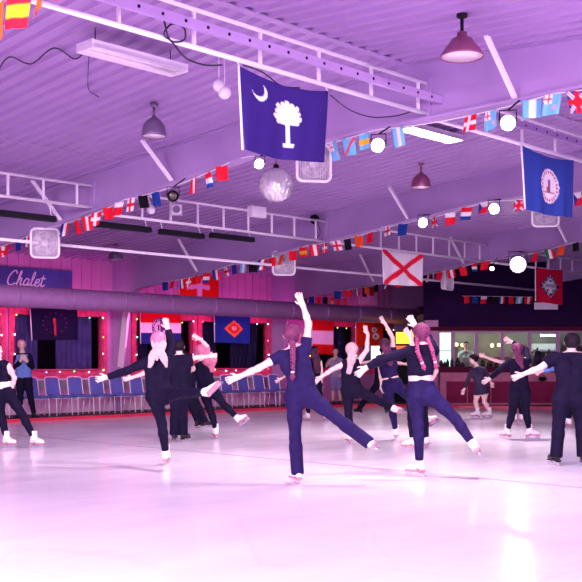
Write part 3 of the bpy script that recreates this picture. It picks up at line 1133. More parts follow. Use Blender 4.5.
# person in blue hidden behind the man
person('skater in a blue jacket, mostly hidden behind the man at the right edge', 19.9,
       dict(H=(578.5, 352), N=(577, 359), LS=(566, 363), RS=(586, 361), LH=(570, 390), RH=(580, 390), wa=(575, 376),
            LE=(552, 368.5), LW=(542, 371), LT=(534, 375), RE=(596, 352), RW=(602, 342), RT=(606, 335),
            LK=(569, 408), LA=(568.8, 420), RK=(580, 408), RA=(581, 424)),
       {'m': M_BLUEV, 'hem': 0.02, 'sleeve': 1.85, 'fit': 0.018}, {'m': M_BLK, 'waist': 0.12, 'end': 0.93},
       {'m': M_HDRK}, male=True, feet={'L': (-0.2, 0.9)})
# girl in lace dress
person('girl in dark lace skating dress with bare legs, bending forward in front of the counter', 23.2,
       dict(H=(473.5, 359.3), N=(477, 366.5), LS=(471.5, 371), RS=(484, 370), LH=(478, 391), RH=(484.5, 390.5), wa=(480, 380),
            LE=(468, 380, 0.0), LW=(464.5, 389), LT=(461.5, 396), RE=(489, 376.5), RW=(491, 382, -0.08), RT=(492.5, 387, -0.1),
            LK=(475.5, 402, 0.05), LA=(477.5, 412), RK=(484.5, 402, 0.05), RA=(489.5, 412)),
       {'m': M_LACE, 'hem': -0.08, 'sleeve': 1.9, 'fit': 0.012, 'skirt': 1}, None,
       {'m': M_HDRK, 'bun': 1, 'grow': 0.016}, facing=(-0.5, 0.85), hf=(-0.95, 0.2), scale=0.92, feet={'L': (-0.8, 0.5), 'R': (-0.8, 0.5)})
# dancer couple at left
person('man in dark t-shirt and flared black trousers, bare arms out, behind the wavy blond woman', 16.4,
       dict(H=(179, 347), N=(179.5, 355), LS=(169, 360.5), RS=(188.5, 359), LH=(175, 388.5), RH=(184, 388.5), wa=(180, 376),
            LE=(150, 371, 0.1), LW=(132.5, 377.5, 0.1), LT=(118, 381, 0.1), RE=(197, 357.5), RW=(208, 356.2), RT=(217, 355.5),
            LK=(175, 413), LA=(174, 435), RK=(183, 413, 0.02), RA=(183.5, 434)),
       {'m': M_BLK, 'hem': 0.02, 'sleeve': 0.5, 'fit': 0.02}, {'m': M_BLK, 'waist': 0.10, 'end': 1.0, 'flare': 0.07, 'fit': 0.02},
       {'m': M_HDRK, 'nape': 0.06}, skate='black', male=True, feet={'L': (0.1, 1), 'R': (0.4, 0.8)})
person('man in black with dark boots, hidden behind the skaters at left, leaning forward', 19.9,
       dict(H=(184, 357), N=(183.5, 363), LS=(176, 367), RS=(190, 366), LH=(183, 389), RH=(190, 388.5), wa=(184, 378),
            LE=(174, 377), LW=(176, 386), LT=(178, 392), RE=(193, 376), RW=(193.5, 384), RT=(194, 390),
            LK=(191.5, 405, -0.05), LA=(197.5, 420), RK=(197, 404, 0.05), RA=(204.5, 420)),
       {'m': M_BLK, 'hem': 0.02, 'sleeve': 1.9, 'fit': 0.02}, {'m': M_BLK, 'waist': 0.10, 'end': 1.0, 'flare': 0.062, 'fit': 0.018},
       {'m': M_HDRK}, skate='black', male=True, feet={'L': (0.5, 0.8), 'R': (0.8, 0.4)})
person('woman with curly pink hair in black sleeveless top, arm curved up over her head', 17.15,
       dict(H=(200.3, 352), N=(201, 361), LS=(196.5, 367), RS=(207.5, 364), LH=(203, 388.5), RH=(211.5, 388), wa=(205, 378),
            LE=(189.5, 371, -0.02), LW=(182, 374), LT=(176, 377), RE=(207, 346.5, 0.03), RW=(200.5, 339.2), RT=(192.5, 335),
            LK=(210.5, 411, -0.03), LA=(215.8, 430), RK=(223.5, 404.5, -0.05), RA=(237, 417.5, -0.12)),
       {'m': M_BLK, 'hem': 0.10, 'sleeve': 0, 'fit': 0.010}, {'m': M_BLK, 'waist': 0.12, 'end': 0.93},
       {'m': M_HPINK, 'grow': 0.016, 'tails': [('wavy', [(203.5, 352, -0.06, 0.06), (209, 361, -0.07, 0.065), (212, 371, -0.06, 0.04)], M_HPINK)]},
       facing=(-0.5, 0.8), sup=('L',), feet={'L': (-0.3, 0.9), 'R': (0.85, 0.2, -0.3)}, palm=(0.5, -0.8))
# far figures
person('young person in dark hoodie with bright blue vest, standing in front of the left window', 22.45,
       dict(H=(21.7, 345), N=(22.5, 352.5), LS=(16.5, 357.5), RS=(29.5, 357), LH=(20, 380), RH=(27.5, 380), wa=(23.5, 370),
            LE=(15.5, 368), LW=(20.5, 361, -0.18), LT=(23, 354, -0.16), RE=(32, 367), RW=(27, 361.5, -0.2), RT=(23.5, 355, -0.18),
            LK=(20.5, 398, -0.03), LA=(18, 412), RK=(30.5, 397, 0.0), RA=(34, 412)),
       {'m': M_BLK, 'hem': 0.0, 'sleeve': 1.95, 'fit': 0.016, 'vest': M_BLUEV}, {'m': M_BLK, 'waist': 0.10, 'end': 0.97, 'fit': 0.016},
       {'m': M_HPINK, 'nape': 0.05}, facing=(0.35, -0.9), skate=None, floor=FLOOR_Z, male=True, skin=M_SKIN2,
       feet={'L': (-0.5, -0.8), 'R': (0.8, -0.5)})
person('woman with long dark brown hair half hidden behind the big middle skater', 22.0,
       dict(H=(314, 351.5), N=(314, 358), LS=(307.5, 362), RS=(320, 362), LH=(311, 386), RH=(317.5, 386), wa=(314, 375),
            LE=(295, 371), LW=(281, 378.5), LT=(272.5, 384), RE=(322, 374), RW=(321, 384), RT=(320, 390),
            LK=(309, 402), LA=(307.5, 415), RK=(320, 402), RA=(326, 414)),
       {'m': M_BLK, 'hem': 0.1, 'sleeve': 0, 'fit': 0.012}, {'m': M_BLK, 'waist': 0.12, 'end': 0.93},
       {'m': M_HDRK, 'tails': [('tail', [(314, 350, -0.1, 0.07), (316, 360, -0.12, 0.07), (318, 372, -0.11, 0.05)], M_HBRN)]},
       feet={'L': (-0.6, 0.7), 'R': (0.7, 0.5)})
person('person in grey shirt and violet shorts standing by the broad striped red flag', 29.4,
       dict(H=(335.5, 351.8), N=(335.5, 357.2), LS=(329.8, 361.5), RS=(341.5, 361.5), LH=(333, 379.5), RH=(338.5, 379.5), wa=(335.7, 371),
            LE=(326.5, 366, -0.05), LW=(331, 359.5, -0.2), LT=(336, 358.3, -0.24), RE=(345, 366, -0.05), RW=(342, 373, -0.15), RT=(338.5, 377, -0.2),
            LK=(333, 391), LA=(333, 401), RK=(339.5, 391), RA=(340.5, 401)),
       {'m': M_GREY, 'hem': 0.0, 'sleeve': 0.6, 'fit': 0.02}, {'m': M_SHORT, 'waist': 0.08, 'end': -0.95, 'fit': 0.022},
       {'m': M_HAUB}, facing=(0, -1), skate=None, floor=FLOOR_Z, male=True, skin=M_SKIN2, feet={'L': (-0.3, -0.9), 'R': (0.3, -0.9)})
# worker in the snack bar
person('worker in pale shirt standing behind the snack bar window', 31.3,
       dict(H=(466, 345.5), N=(466, 350.5), LS=(460.5, 354), RS=(471.5, 354), LH=(463.5, 371), RH=(468.5, 371), wa=(466, 363),
            LE=(459, 362), LW=(461.5, 368, -0.1), LT=(463, 373, -0.12), RE=(473, 362), RW=(470.5, 368, -0.1), RT=(469, 373, -0.12),
            LK=(463.5, 388), LA=(463.5, 400), RK=(468.5, 388), RA=(468.5, 400)),
       {'m': M_PALE, 'hem': 0.0, 'sleeve': 0.5, 'fit': 0.02}, {'m': M_BLK, 'waist': 0.10, 'end': 0.95, 'fit': 0.016},
       {'m': M_HDRK}, facing=(0, -1), skate=None, floor=FLOOR_Z, male=True, skin=M_SKIN2)
# ================================================================ OBJECTS
# ---- bridging trusses between the frames
def truss(x0, x1, y, zb, zt, label, step=0.62, group='ladder trusses between the roof frames'):
    t = thing('ladder_truss', label, 'truss', ((x0 + x1) / 2, y, zb), None)
    MB().tube([(x0, y, zt), (x1, y, zt)], 0.022, 8).build('top_chord', M_WHITE, t)
    MB().tube([(x0, y, zb), (x1, y, zb)], 0.026, 8).build('bottom_chord', M_WHITE, t)
    x = x0 + 0.35
    while x < x1 - 0.1:
        MB().bar((x, y, zb), (x, y, zt), 0.03, 0.03).build('strut', M_WHITE, t)
        x += step
    for xe in (x0 + 0.015, x1 - 0.015):
        MB().box((xe, y, (zb + zt) / 2), (0.012, 0, 0), (0, 0.06, 0), (0, 0, (zt - zb) / 2 + 0.06)).build('end_plate', M_STEEL, t)
    return t


def bay(i):
    return BEAM_X[i] + 0.012, BEAM_X[i + 1] - 0.012


truss(*bay(0), 7.26, 4.19, 4.54, 'long pale truss at upper left that the dark blue palmetto flag hangs from', 0.85)
truss(*bay(1), 7.26, 4.15, 4.50, 'pale truss at upper right that the blue flag with round seal hangs from', 0.85)
truss(*bay(0), 14.0, 3.80, 4.15, 'white ladder truss at far left above a long black light bar')
truss(*bay(1), 14.0, 3.72, 4.12, 'white ladder truss behind the mirror ball carrying black light bars')
truss(*bay(2), 13.9, 3.70, 4.10, 'white ladder truss that the white flag with red saltire hangs from')
truss(*bay(3), 13.9, 3.70, 4.05, 'white ladder truss that the red flag with diamond hangs from')
for i, lab in ((0, 'perforated steel strut running beside the long upper-left truss'), (1, 'perforated steel strut beside the upper-right truss')):
    x0, x1 = bay(i)
    t = thing('perforated_strut', lab, 'strut', ((x0 + x1) / 2, 7.05, 4.31))
    MB().bar((x0, 7.05, 4.31), (x1, 7.05, 4.31), 0.045, 0.085).build('channel', M_STEEL, t)
    n = 0
    x = x0 + 0.2
    while x < x1 - 0.1:
        MB().lathe([(0.0, 0.0), (0.016, 0.0), (0.016, 0.006), (0, 0.006)], (x, 7.05 - 0.022, 4.31), (0, -1, 0), 8).build('bolt_hole', M_BLACK, t)
        x += 0.26
# ---- diagonal braces from frame flange up to the roof
for bx, px, py in ((9.75, 175, 178), (9.75, 64, 217), (9.75, 518, 100), (15.4, 199, 262), (15.4, 410, 216), (15.4, 60, 312), (21.05, 375, 284), (21.05, 465, 264), (21.05, 568, 242)):
    q = on_x(px, py, bx)
    zb = beam_bottom(q.y) + 0.03
    b = MB()
    b.bar((bx - 0.06, q.y, zb), (bx - 0.62, q.y, roof_z(q.y) - 0.03), 0.045, 0.045)
    o = struct(b.build('beam_brace', M_WHITE))
b = MB()
for bx, y in ((15.4, 9.0), (9.75, 3.0), (21.05, 11.0)):
    o = struct(MB().bar((bx - 0.05, y, beam_bottom(y)), (bx - 0.05, y, roof_z(y) - 0.06), 0.08, 0.02).build('beam_stiffener', M_STEEL))

# ---- long pipe with the box fans on it
PIPE_Y, PIPE_Z = 15.5, 3.34
t = thing('hanging_pipe', 'long white pipe running below the roof frames with box fans on it', 'pipe', (16, PIPE_Y, PIPE_Z))
MB().tube([(7.0, PIPE_Y, PIPE_Z), (28.5, PIPE_Y, PIPE_Z)], 0.028, 10).build('pipe', M_WHITE, t)
for bx in BEAM_X[1:4]:
    MB().bar((bx, PIPE_Y, PIPE_Z), (bx, PIPE_Y, beam_bottom(PIPE_Y) - 0.015), 0.03, 0.03).build('hanger', M_STEEL, t)


def fan(c, nrm, label, hang_z, size=0.47):
    c = Vector(c)
    n = Vector(nrm).normalized()
    sx = Vector((0, 0, 1)).cross(n).normalized()
    up = n.cross(sx).normalized()
    t = thing('box_fan', label, 'fan', c, None)
    T = lambda a, b, d=0.0: c + sx * a + up * b + n * d
    rr = rrect(size, size * 1.05, 0.08)
    MB().tube([T(a, b, 0.06) for a, b in rr] + [T(*rr[0], 0.06)], 0.021, 8, False).build('front_rim', M_WHITE, t)
    sh = MB()
    m = len(rr)
    sh.add([T(a, b, 0.06) for a, b in rr] + [T(a, b, -0.06) for a, b in rr] + [T(a * 0.95, b * 0.95, -0.06) for a, b in rr] + [T(a * 0.95, b * 0.95, 0.06) for a, b in rr],
           [(i + q * m, (i + 1) % m + q * m, (i + 1) % m + ((q + 1) % 4) * m, i + ((q + 1) % 4) * m) for q in range(4) for i in range(m)])
    sh.build('housing', mat('pale_plastic', (0.62, 0.50, 0.66), 0.4), t)
    MB().prism([T(a * 0.95, b * 0.95, -0.055) for a, b in rr], n * 0.01).build('back_guard', mat('pale_guard', (0.46, 0.38, 0.50), 0.5), t)
    g = MB()
    for i in range(-9, 10):
        w = size * 0.46
        g.tube([T(i * size / 20, -w, 0.055), T(i * size / 20, w, 0.055)], 0.0035, 5)
    for q in range(3):
        r = size * (0.12 + 0.15 * q)
        g.tube([T(r * math.cos(a * math.pi / 12), r * math.sin(a * math.pi / 12), 0.058) for a in range(25)], 0.004, 5, False)
    g.build('grille', M_WHITE, t)
    for k in range(5):
        a = k * 2 * math.pi / 5
        bl = MB()
        p = []
        for r, da, d in ((0.05, -0.35, 0.02), (0.19, -0.28, 0.03), (0.20, 0.25, -0.03), (0.05, 0.35, -0.02)):
            p.append(T(r * math.cos(a + da), r * math.sin(a + da), d))
        bl.prism(p, n * 0.006)
        bl.build('blade', mat('fan_blade', (0.66, 0.56, 0.72), 0.35), t)
    MB().lathe([(0, 0), (0.055, 0), (0.05, 0.05), (0, 0.06)], T(0, 0, -0.02), n, 14).build('hub', M_WHITE, t)
    MB().bar(T(0, size * 0.5, 0), Vector((c.x, c.y, hang_z)) , 0.03, 0.03, n).build('bracket', M_WHITE, t) if hang_z - c.z > size * 0.55 else \
        MB().bar(T(-size * 0.2, size * 0.53, 0), T(size * 0.2, size * 0.53, 0), 0.03, 0.03, n).build('handle', M_WHITE, t)
    return t


VIEW = -FW
q = on_y(45, 243.5, PIPE_Y - 0.12)
fan(q, VIEW + RT * 0.25, 'box fan with white rim at far left, in front of the bunting', 0)
q = on_y(283.5, 263.5, PIPE_Y - 0.12)
fan(q, VIEW + RT * 0.1, 'box fan with white rim on the long pipe, right of the middle red bunting', 0)
q = on_y(447, 280, PIPE_Y - 0.12)
fan(q, VIEW + RT * 1.5, 'box fan turned sideways on the long pipe, right of the white flag with red saltire', 0)
q = P(313, 164, 14.2)
fan(q, VIEW + RT * 0.2, 'box fan hanging from the roof behind the dark blue palmetto flag', roof_z(q.y) - 0.02)
q = P(545, 213, 18.6)
fan(q, VIEW - RT * 0.1, 'box fan hanging from the roof below the blue flag with round seal', roof_z(q.y) - 0.02)

# ---- black light bars under the trusses
for a, b, y0, y1, lab in ((-6, 55, 213, 218.5, 'long black light bar under the far left truss'), (98, 150, 224, 230, 'black light bar partly behind the bunting, left of the other two'),
                          (160, 203, 231, 236.8, 'black light bar under the middle truss, between two similar bars'), (211, 253, 235.5, 239.3, 'black light bar under the middle truss, right of the other two')):
    A, B = on_y(a, y0 + 1, 13.98), on_y(b, y1, 13.98)
    z = (A.z + B.z) / 2
    t = thing('light_bar', lab, 'light bar', ((A.x + B.x) / 2, 13.98, z))
    h = MB()
    h.bar((A.x, 13.98, z), (B.x, 13.98, z), 0.11, 0.075)
    h.bar((A.x, 13.98, z + 0.045), (B.x, 13.98, z + 0.045), 0.07, 0.02)
    h.build('housing', M_BLACK, t)
    for f in (0.06, 0.94):
        x = A.x + (B.x - A.x) * f
        MB().tube([(x, 13.98, z + 0.04), (x - 0.04, 14.0, 3.72 if a > 60 else 3.8)], 0.008, 6).build('hanger', M_WHITE, t)

x = 9.6
while x < 24.5:  # unseen magenta spots added behind the duct to wash the window wall
    lamp('wall_wash_fill', 'SPOT', (x, 20.25, 2.34), (x, 21.1, 1.5), 24 if x < 21.5 else 14, MAG, 0.02, 150, 0.9)
    lamp('wall_wash_fill', 'SPOT', (x + 0.7, 20.2, 2.80), (x + 0.7, 21.1, 3.2), 16 if x < 21.5 else 7, MAG, 0.02, 150, 0.9)
    x += 1.45
# ---- pendant lamps
M_LAMP = mat('lamp_shade_metal', (0.26, 0.07, 0.16), 0.35, 0.3, 0.1, 6)
M_LAMPG = mat('lamp_shade_grey', (0.17, 0.11, 0.22), 0.35, 0.3, 0.1, 6)
M_INNER = mat('lamp_inner', (0.85, 0.70, 0.78), 0.4)


def pendant(px, pyc, pyb, dia, label, wide=False, m=None):
    c = on_roof(px, pyc, 0.03)
    t0 = (c - Vector((0, 0, CAMZ))).dot(FW)
    H = (pyb - pyc) / FPX * t0
    r = dia / 2
    t = thing('pendant_lamp', label, 'lamp', c)
    MB().lathe([(0, 0), (0.055, 0), (0.055, -0.03), (0.02, -0.045), (0, -0.045)], c, (0, 0, 1), 16).build('ceiling_rose', M_BLACK if wide else (m or M_LAMP), t)
    sh_top = -H * (0.55 if wide else 0.42)
    MB().tube([c + Vector((0, 0, -0.03)), c + Vector((0, 0, sh_top))], 0.018, 10).build('stem', M_BLACK if wide else (m or M_LAMP), t)
    if wide:
        prof = [(0.02, sh_top + 0.06), (0.05, sh_top + 0.05), (0.055, sh_top), (0.10, sh_top - 0.015), (r * 0.75, -H * 0.78), (r, -H * 0.97), (r, -H)]
    else:
        prof = [(0.02, sh_top + 0.03), (0.035, sh_top), (r * 0.62, -H * 0.52), (r * 0.90, -H * 0.70), (r * 0.98, -H * 0.90), (r, -H)]
    MB().lathe(prof + [(p[0] * 0.97, p[1] - 0.004) for p in prof[::-1]], c, (0, 0, 1), 28).build('shade', m or M_LAMP, t)
    MB().lathe([(0.0, -H * 0.80), (r * 0.9, -H * 0.90), (r * 0.93, -H * 0.985), (0, -H * 0.985)], c, (0, 0, 1), 24).build('lens', M_INNER, t)
    return t


pendant(154, 104, 136.5, 0.32, 'grey bell pendant lamp under the roof, below the long unlit tube light', m=M_LAMPG)
pendant(462, 14, 57, 0.43, 'wide flared pendant lamp with dark red shade at the top right', True)
pendant(421, 163, 187.5, 0.33, 'reddish bell pendant lamp under the roof, below the lit tube light')
pendant(116, 244, 260, 0.36, 'small grey pendant lamp far off, above the window wall', m=M_LAMPG)

# ---- tube lights
def tube_light(px, py, Y, label, lit):
    c = P(px, py, Y)
    t = thing('tube_light', label, 'light fixture', c)
    L = 0.62
    h = MB()
    h.abox(c.x - L, c.x + L, c.y - 0.13, c.y + 0.13, c.z + 0.02, c.z + 0.05)
    for s in (-1, 1):
        h.box((c.x, c.y + s * 0.13, c.z), (L, 0, 0), (0, 0.012, 0.0), (0, 0.02 * s, -0.035))
    h.build('housing', M_WHITE, t)
    for s in (-1, 1):
        MB().tube([(c.x - L + 0.03, c.y + s * 0.055, c.z - 0.015), (c.x + L - 0.03, c.y + s * 0.055, c.z - 0.015)], 0.03 if lit else 0.02, 10).build(
            'tube', mat('lit_tube', (1, 1, 1), 0.4, emit=(1.0, 0.97, 0.86), estr=40) if lit else mat('unlit_tube', (0.85, 0.75, 0.85), 0.3), t)
        MB().abox(c.x + s * L - 0.012, c.x + s * L + 0.012, c.y - 0.14, c.y + 0.14, c.z - 0.04, c.z + 0.05).build('end_cap', M_WHITE, t)
    for s in (-0.8, 0.8):
        MB().tube([(c.x + s * L, c.y, c.z + 0.05), (c.x + s * L, c.y, roof_z(c.y) - 0.02)], 0.006, 6).build('hanger', M_BLACK, t)
    return t


tube_light(134, 59, 10.95, 'long unlit tube light hanging at upper left', False)
tube_light(430, 133, 14.9, 'glowing tube light under the roof right of the dark blue palmetto flag', True)

# ---- mirror ball
c = P(276, 185, 15.0)
t = thing('mirror_ball', 'mirror ball hanging below the dark blue palmetto flag', 'mirror ball', c)
mb = MB()
n, m, r = 30, 17, 0.25
rnd = random.Random(3)
vs, fs = [], []
for i in range(m):
    for k in range(n):
        t0, t1 = math.pi * i / m, math.pi * (i + 1) / m
        a0, a1 = 2 * math.pi * k / n, 2 * math.pi * (k + 1) / n
        j = [rnd.uniform(-0.022, 0.022) for _ in range(3)]
        b0 = len(vs)
        for tt, aa in ((t0, a0), (t1, a0), (t1, a1), (t0, a1)):
            v = Vector((math.sin(tt) * math.cos(aa), math.sin(tt) * math.sin(aa), math.cos(tt)))
            vs.append(c + v * r + Vector((j[0] * v.y, j[1] * v.z, j[2] * v.x)) * 4 * 0.25)
        fs.append((b0, b0 + 1, b0 + 2, b0 + 3))
mb.add(vs, fs)
mb.build('mirror_facets', mat('mirror_glass', (0.95, 0.90, 0.95), 0.16, 0.6, 0.06, 40), t)
MB().sphere(c, r * 0.965, 24, 14).build('core', mat('ball_core', (0.45, 0.35, 0.5), 0.5), t)
MB().lathe([(0, 0.30), (0.035, 0.30), (0.05, 0.24), (0, 0.24)], c, (0, 0, 1), 14).build('cap', M_BLACK, t)
MB().tube([c + Vector((0, 0, 0.28)), (c.x, c.y, roof_z(c.y) - 0.02)], 0.006, 6).build('hanging_rod', M_BLACK, t)

# ---- spotlights on the frames
M_LENS = mat('lit_lens', (1, 1, 1), 0.3, emit=(1.0, 0.88, 0.96), estr=14)


def spot(px, py, bx, label, r=0.085, aim=None, power=60, lit=True, wide=70):
    c = on_x(px, py, bx - 0.32)
    aim = Vector(aim) if aim else Vector((0, 0, 0.6)) + FW * 3.0
    d = (Vector((0, 0, 1.0)) + RT * random.Random(int(px)).uniform(-1.5, 1.5) - c).normalized()
    t = thing('spotlight', label, 'spotlight', c)
    MB().lathe([(r * 0.5, -0.20), (r * 0.8, -0.18), (r * 0.95, -0.08), (r, 0.0), (r * 1.08, 0.0), (r * 1.08, 0.03), (r * 0.97, 0.03), (r * 0.9, -0.02), (r * 0.7, -0.15), (0, -0.16)],
               c, d, 20).build('housing', mat('spot_metal', (0.30, 0.22, 0.36), 0.35, 0.5) if lit else M_BLACK, t)
    MB().lathe([(0, 0.005), (r * 0.6, 0.003), (r * 0.92, -0.008), (r * 0.9, -0.02), (0, -0.02)], c, d, 20).build('lens', M_LENS if lit else M_EYE, t)
    sd = d.cross(Vector((0, 0, 1))).normalized()
    tb = Vector((bx - 0.09, c.y, beam_bottom(c.y) - 0.012))
    y = MB()
    top = c - d * 0.06 + Vector((0, 0, r * 1.6))
    y.tube([c - d * 0.06 + sd * r * 1.1, c - d * 0.06 + sd * r * 1.1 + Vector((0, 0, r * 1.6)), c - d * 0.06 - sd * r * 1.1 + Vector((0, 0, r * 1.6)), c - d * 0.06 - sd * r * 1.1], 0.008, 6)
    y.tube([top, tb], 0.010, 6)
    y.build('yoke', M_BLACK, t)
    if lit and power:
        lamp('spot_beam', 'SPOT', c + d * 0.06, aim, power, PINK, 0.07, wide, 0.9)
    return t


spot(378, 145, 9.75, 'bright round spotlight under the frame just right of the dark blue palmetto flag', 0.08, aim=(10.0, 9.5, 0), power=480, wide=120)
spot(508, 122.5, 9.75, 'bright round spotlight under the frame above the blue flag with round seal', 0.08, aim=(9.5, 6.0, 0), power=480, wide=120)
spot(259.5, 163.5, 9.75, 'bright round spotlight just left of the mirror ball', 0.06, aim=(9.5, 13.0, 0), power=480, wide=120)
spot(423, 222.5, 15.4, 'bright small spotlight above the white flag with red saltire, on the second frame', 0.085, aim=(15.0, 13, 0), power=640, wide=120)
spot(494, 208.5, 15.4, 'bright spotlight on the second frame, left of the blue flag with round seal', 0.09, aim=(15.5, 9.0, 0), power=640, wide=120)
spot(492, 268.5, 21.05, 'small bright spotlight left of the largest glowing one', 0.05, aim=(19.5, 15, 0), power=320, wide=120)
spot(518, 264.5, 21.05, 'largest and brightest glowing spotlight, upper left of the red diamond flag', 0.19, aim=(17.5, 11.5, 0), power=50, wide=120)
spot(173, 196, 9.75, 'unlit black spotlight clamped under the frame by the left bunting', 0.08, aim=(7.5, 12, 0), lit=False)

# ---- small gear around the trusses
q = on_y(177, 210, 13.9)
t = thing('speaker', 'small square pale speaker with round cone beside the unlit black spotlight', 'speaker', q)
b = MB()
b.box(q, RT * 0.085, FW * 0.07, (0, 0, 0.085))
b.build('cabinet', M_WHITE, t)
MB().lathe([(0.065, 0), (0.065, 0.012), (0.05, 0.012), (0.02, 0.002), (0, 0.006)], q - FW * 0.07, -FW, 18).build('cone', mat('speaker_cone', (0.20, 0.14, 0.26), 0.5), t)
MB().tube([q + Vector((0, 0.05, 0.08)), (q.x, 14.0, 4.12)], 0.008, 6).build('hanger', M_WHITE, t)
q = on_y(151, 210, 13.9)
t = thing('globe_light', 'small clear globe light hanging by the left bunting', 'lamp', q)
MB().sphere(q, 0.075, 14, 10).build('globe', mat('frosted_globe', (0.85, 0.78, 0.88), 0.25), t)
MB().tube([q + Vector((0, 0, 0.07)), (q.x, 14.0, 4.12)], 0.012, 6).build('stem', M_WHITE, t)
q = on_y(257, 212, 13.95)
t = thing('junction_box', 'white square box on the middle truss below the mirror ball', 'box', q)
MB().box(q, (0.19, 0, 0), (0, 0.06, 0), (0, 0, 0.10)).build('box_body', M_WHITE, t)
MB().box(q + Vector((0, -0.065, 0)), (0.17, 0, 0), (0, 0.006, 0), (0, 0, 0.085)).build('cover', M_WHITE, t)
q = on_x(316.5, 219, 15.4)
t = thing('horn_speaker', 'small dark horn speaker on the roof frame left of the saltire flag', 'speaker', (q.x - 0.08, q.y, q.z))
q = Vector((q.x - 0.02, q.y, q.z))
MB().lathe([(0.10, 0.14), (0.085, 0.13), (0.05, 0.05), (0.04, 0.0), (0, 0.0)], q, (-0.8, -0.5, -0.2), 18).build('horn', M_BLACK, t)
MB().lathe([(0.03, 0.06), (0.035, 0.12), (0, 0.13)], q, (-0.8, -0.5, -0.2), 12).build('driver', M_BLACK, t)
q = P(222, 90, 11.6)
t = thing('globe_light', 'pair of white globe bulbs on wires left of the dark blue palmetto flag', 'lamp', q)
for dr, dz, r in ((-0.035, 0.05, 0.07), (0.03, -0.03, 0.075)):
    c = q + RT * dr + Vector((0, 0, dz))
    MB().sphere(c, r, 16, 10).build('globe', mat('frosted_globe', (0.85, 0.78, 0.88), 0.25), t)
    MB().tube([c + Vector((0, 0, r)), Vector((c.x, c.y, roof_z(c.y) - 0.02))], 0.006, 5).build('wire', M_WHITE, t)


# ---- cables
def cable(pts, label, r=0.008):
    sm = []
    for i in range(len(pts) - 1):
        p0, p1, p2, p3 = pts[max(i - 1, 0)], pts[i], pts[i + 1], pts[min(i + 2, len(pts) - 1)]
        for k in range(6):
            t = k / 6
            sm.append(0.5 * ((2 * p1) + (p2 - p0) * t + (2 * p0 - 5 * p1 + 4 * p2 - p3) * t * t + (3 * p1 - p0 - 3 * p2 + p3) * t ** 3))
    sm.append(pts[-1])
    o = MB().tube(sm, r, 6).build('cable', M_CABLE)
    return tag(o, label, 'cable')


cable([on_roof(a, b, 0.06) for a, b in ((-4, 75), (9, 57), (31, 64), (54, 48), (76, 59), (90, 43))], 'thin dark cable waving along the roof left of the unlit tube light')
cable([on_roof(a, b, 0.06) for a, b in ((89, 56), (88, 75), (89, 90), (99, 97))], 'thin cable hanging down the roof at the end of the unlit tube light', 0.005)
cable([on_y(a, b, 7.2) for a, b in ((164, 20), (170, 40), (184, 40), (184, 28), (172, 24), (164, 34), (172, 42), (186, 58), (205, 65), (222, 65))], 'coiled black cable on the long upper-left truss', 0.009)
cable([on_y(a, b, 7.2) for a, b in ((330, 95), (350, 110), (372, 117), (395, 116), (410, 112))], 'dark cable sagging below the right end of the long upper-left truss', 0.007)
cable([on_y(a, b, 7.24) for a, b in ((243, 65), (262, 72), (278, 84), (286, 87), (300, 88))], 'dark cable along the top of the palmetto flag', 0.008)
cable([on_x(a, b, 15.36) for a, b in ((318, 224), (320, 232), (316, 240), (315, 246))], 'thin cable dropping from the horn speaker', 0.006)

# ---- big round air duct along the window wall
t = thing('air_duct', 'big round metal air duct running along the window wall', 'duct', (12, 19.6, 2.69))
DY, DZ, DR = 19.6, 2.69, 0.235
MB().tube([(-8, DY, DZ), (34, DY, DZ)], DR, 32).build('duct_pipe', M_GALV, t)
for k in range(18):
    x = 3.2 + 1.4 * k
    MB().tube([(x - 0.02, DY, DZ), (x + 0.02, DY, DZ)], DR + 0.008, 32).build('seam_ring', M_GALV, t)
for bx in BEAM_X:
    MB().bar((bx, DY, DZ + DR - 0.01), (bx, DY, beam_bottom(DY) - 0.015), 0.03, 0.004).build('hanger_strap', M_STEEL, t)
x = 7.0
q = MB()
while x < 24:
    q.sphere((x, DY - DR * 0.80, DZ + DR * 0.60), 0.012, 6, 4)
    x += 0.17
o = q.build('rivet_row', mat('dark_hole', (0.10, 0.03, 0.14), 0.6), t)
o['kind'] = 'stuff'


# ---- flags
def S(h):
    """sRGB hex -> linear"""
    return tuple(((int(h[i:i + 2], 16) / 255) ** 2.2) for i in (0, 2, 4))


NAVY_F, RED_F, WHITE_F, BLUE_F, SKY_F = S('35236e'), S('e0142e'), S('f4ecf2'), S('1c3a8c'), S('6fb6dc')
YEL_F, GRN_F, BLK_F, ORG_F = S('f0b420'), S('12784a'), S('140c18'), S('e8501c')


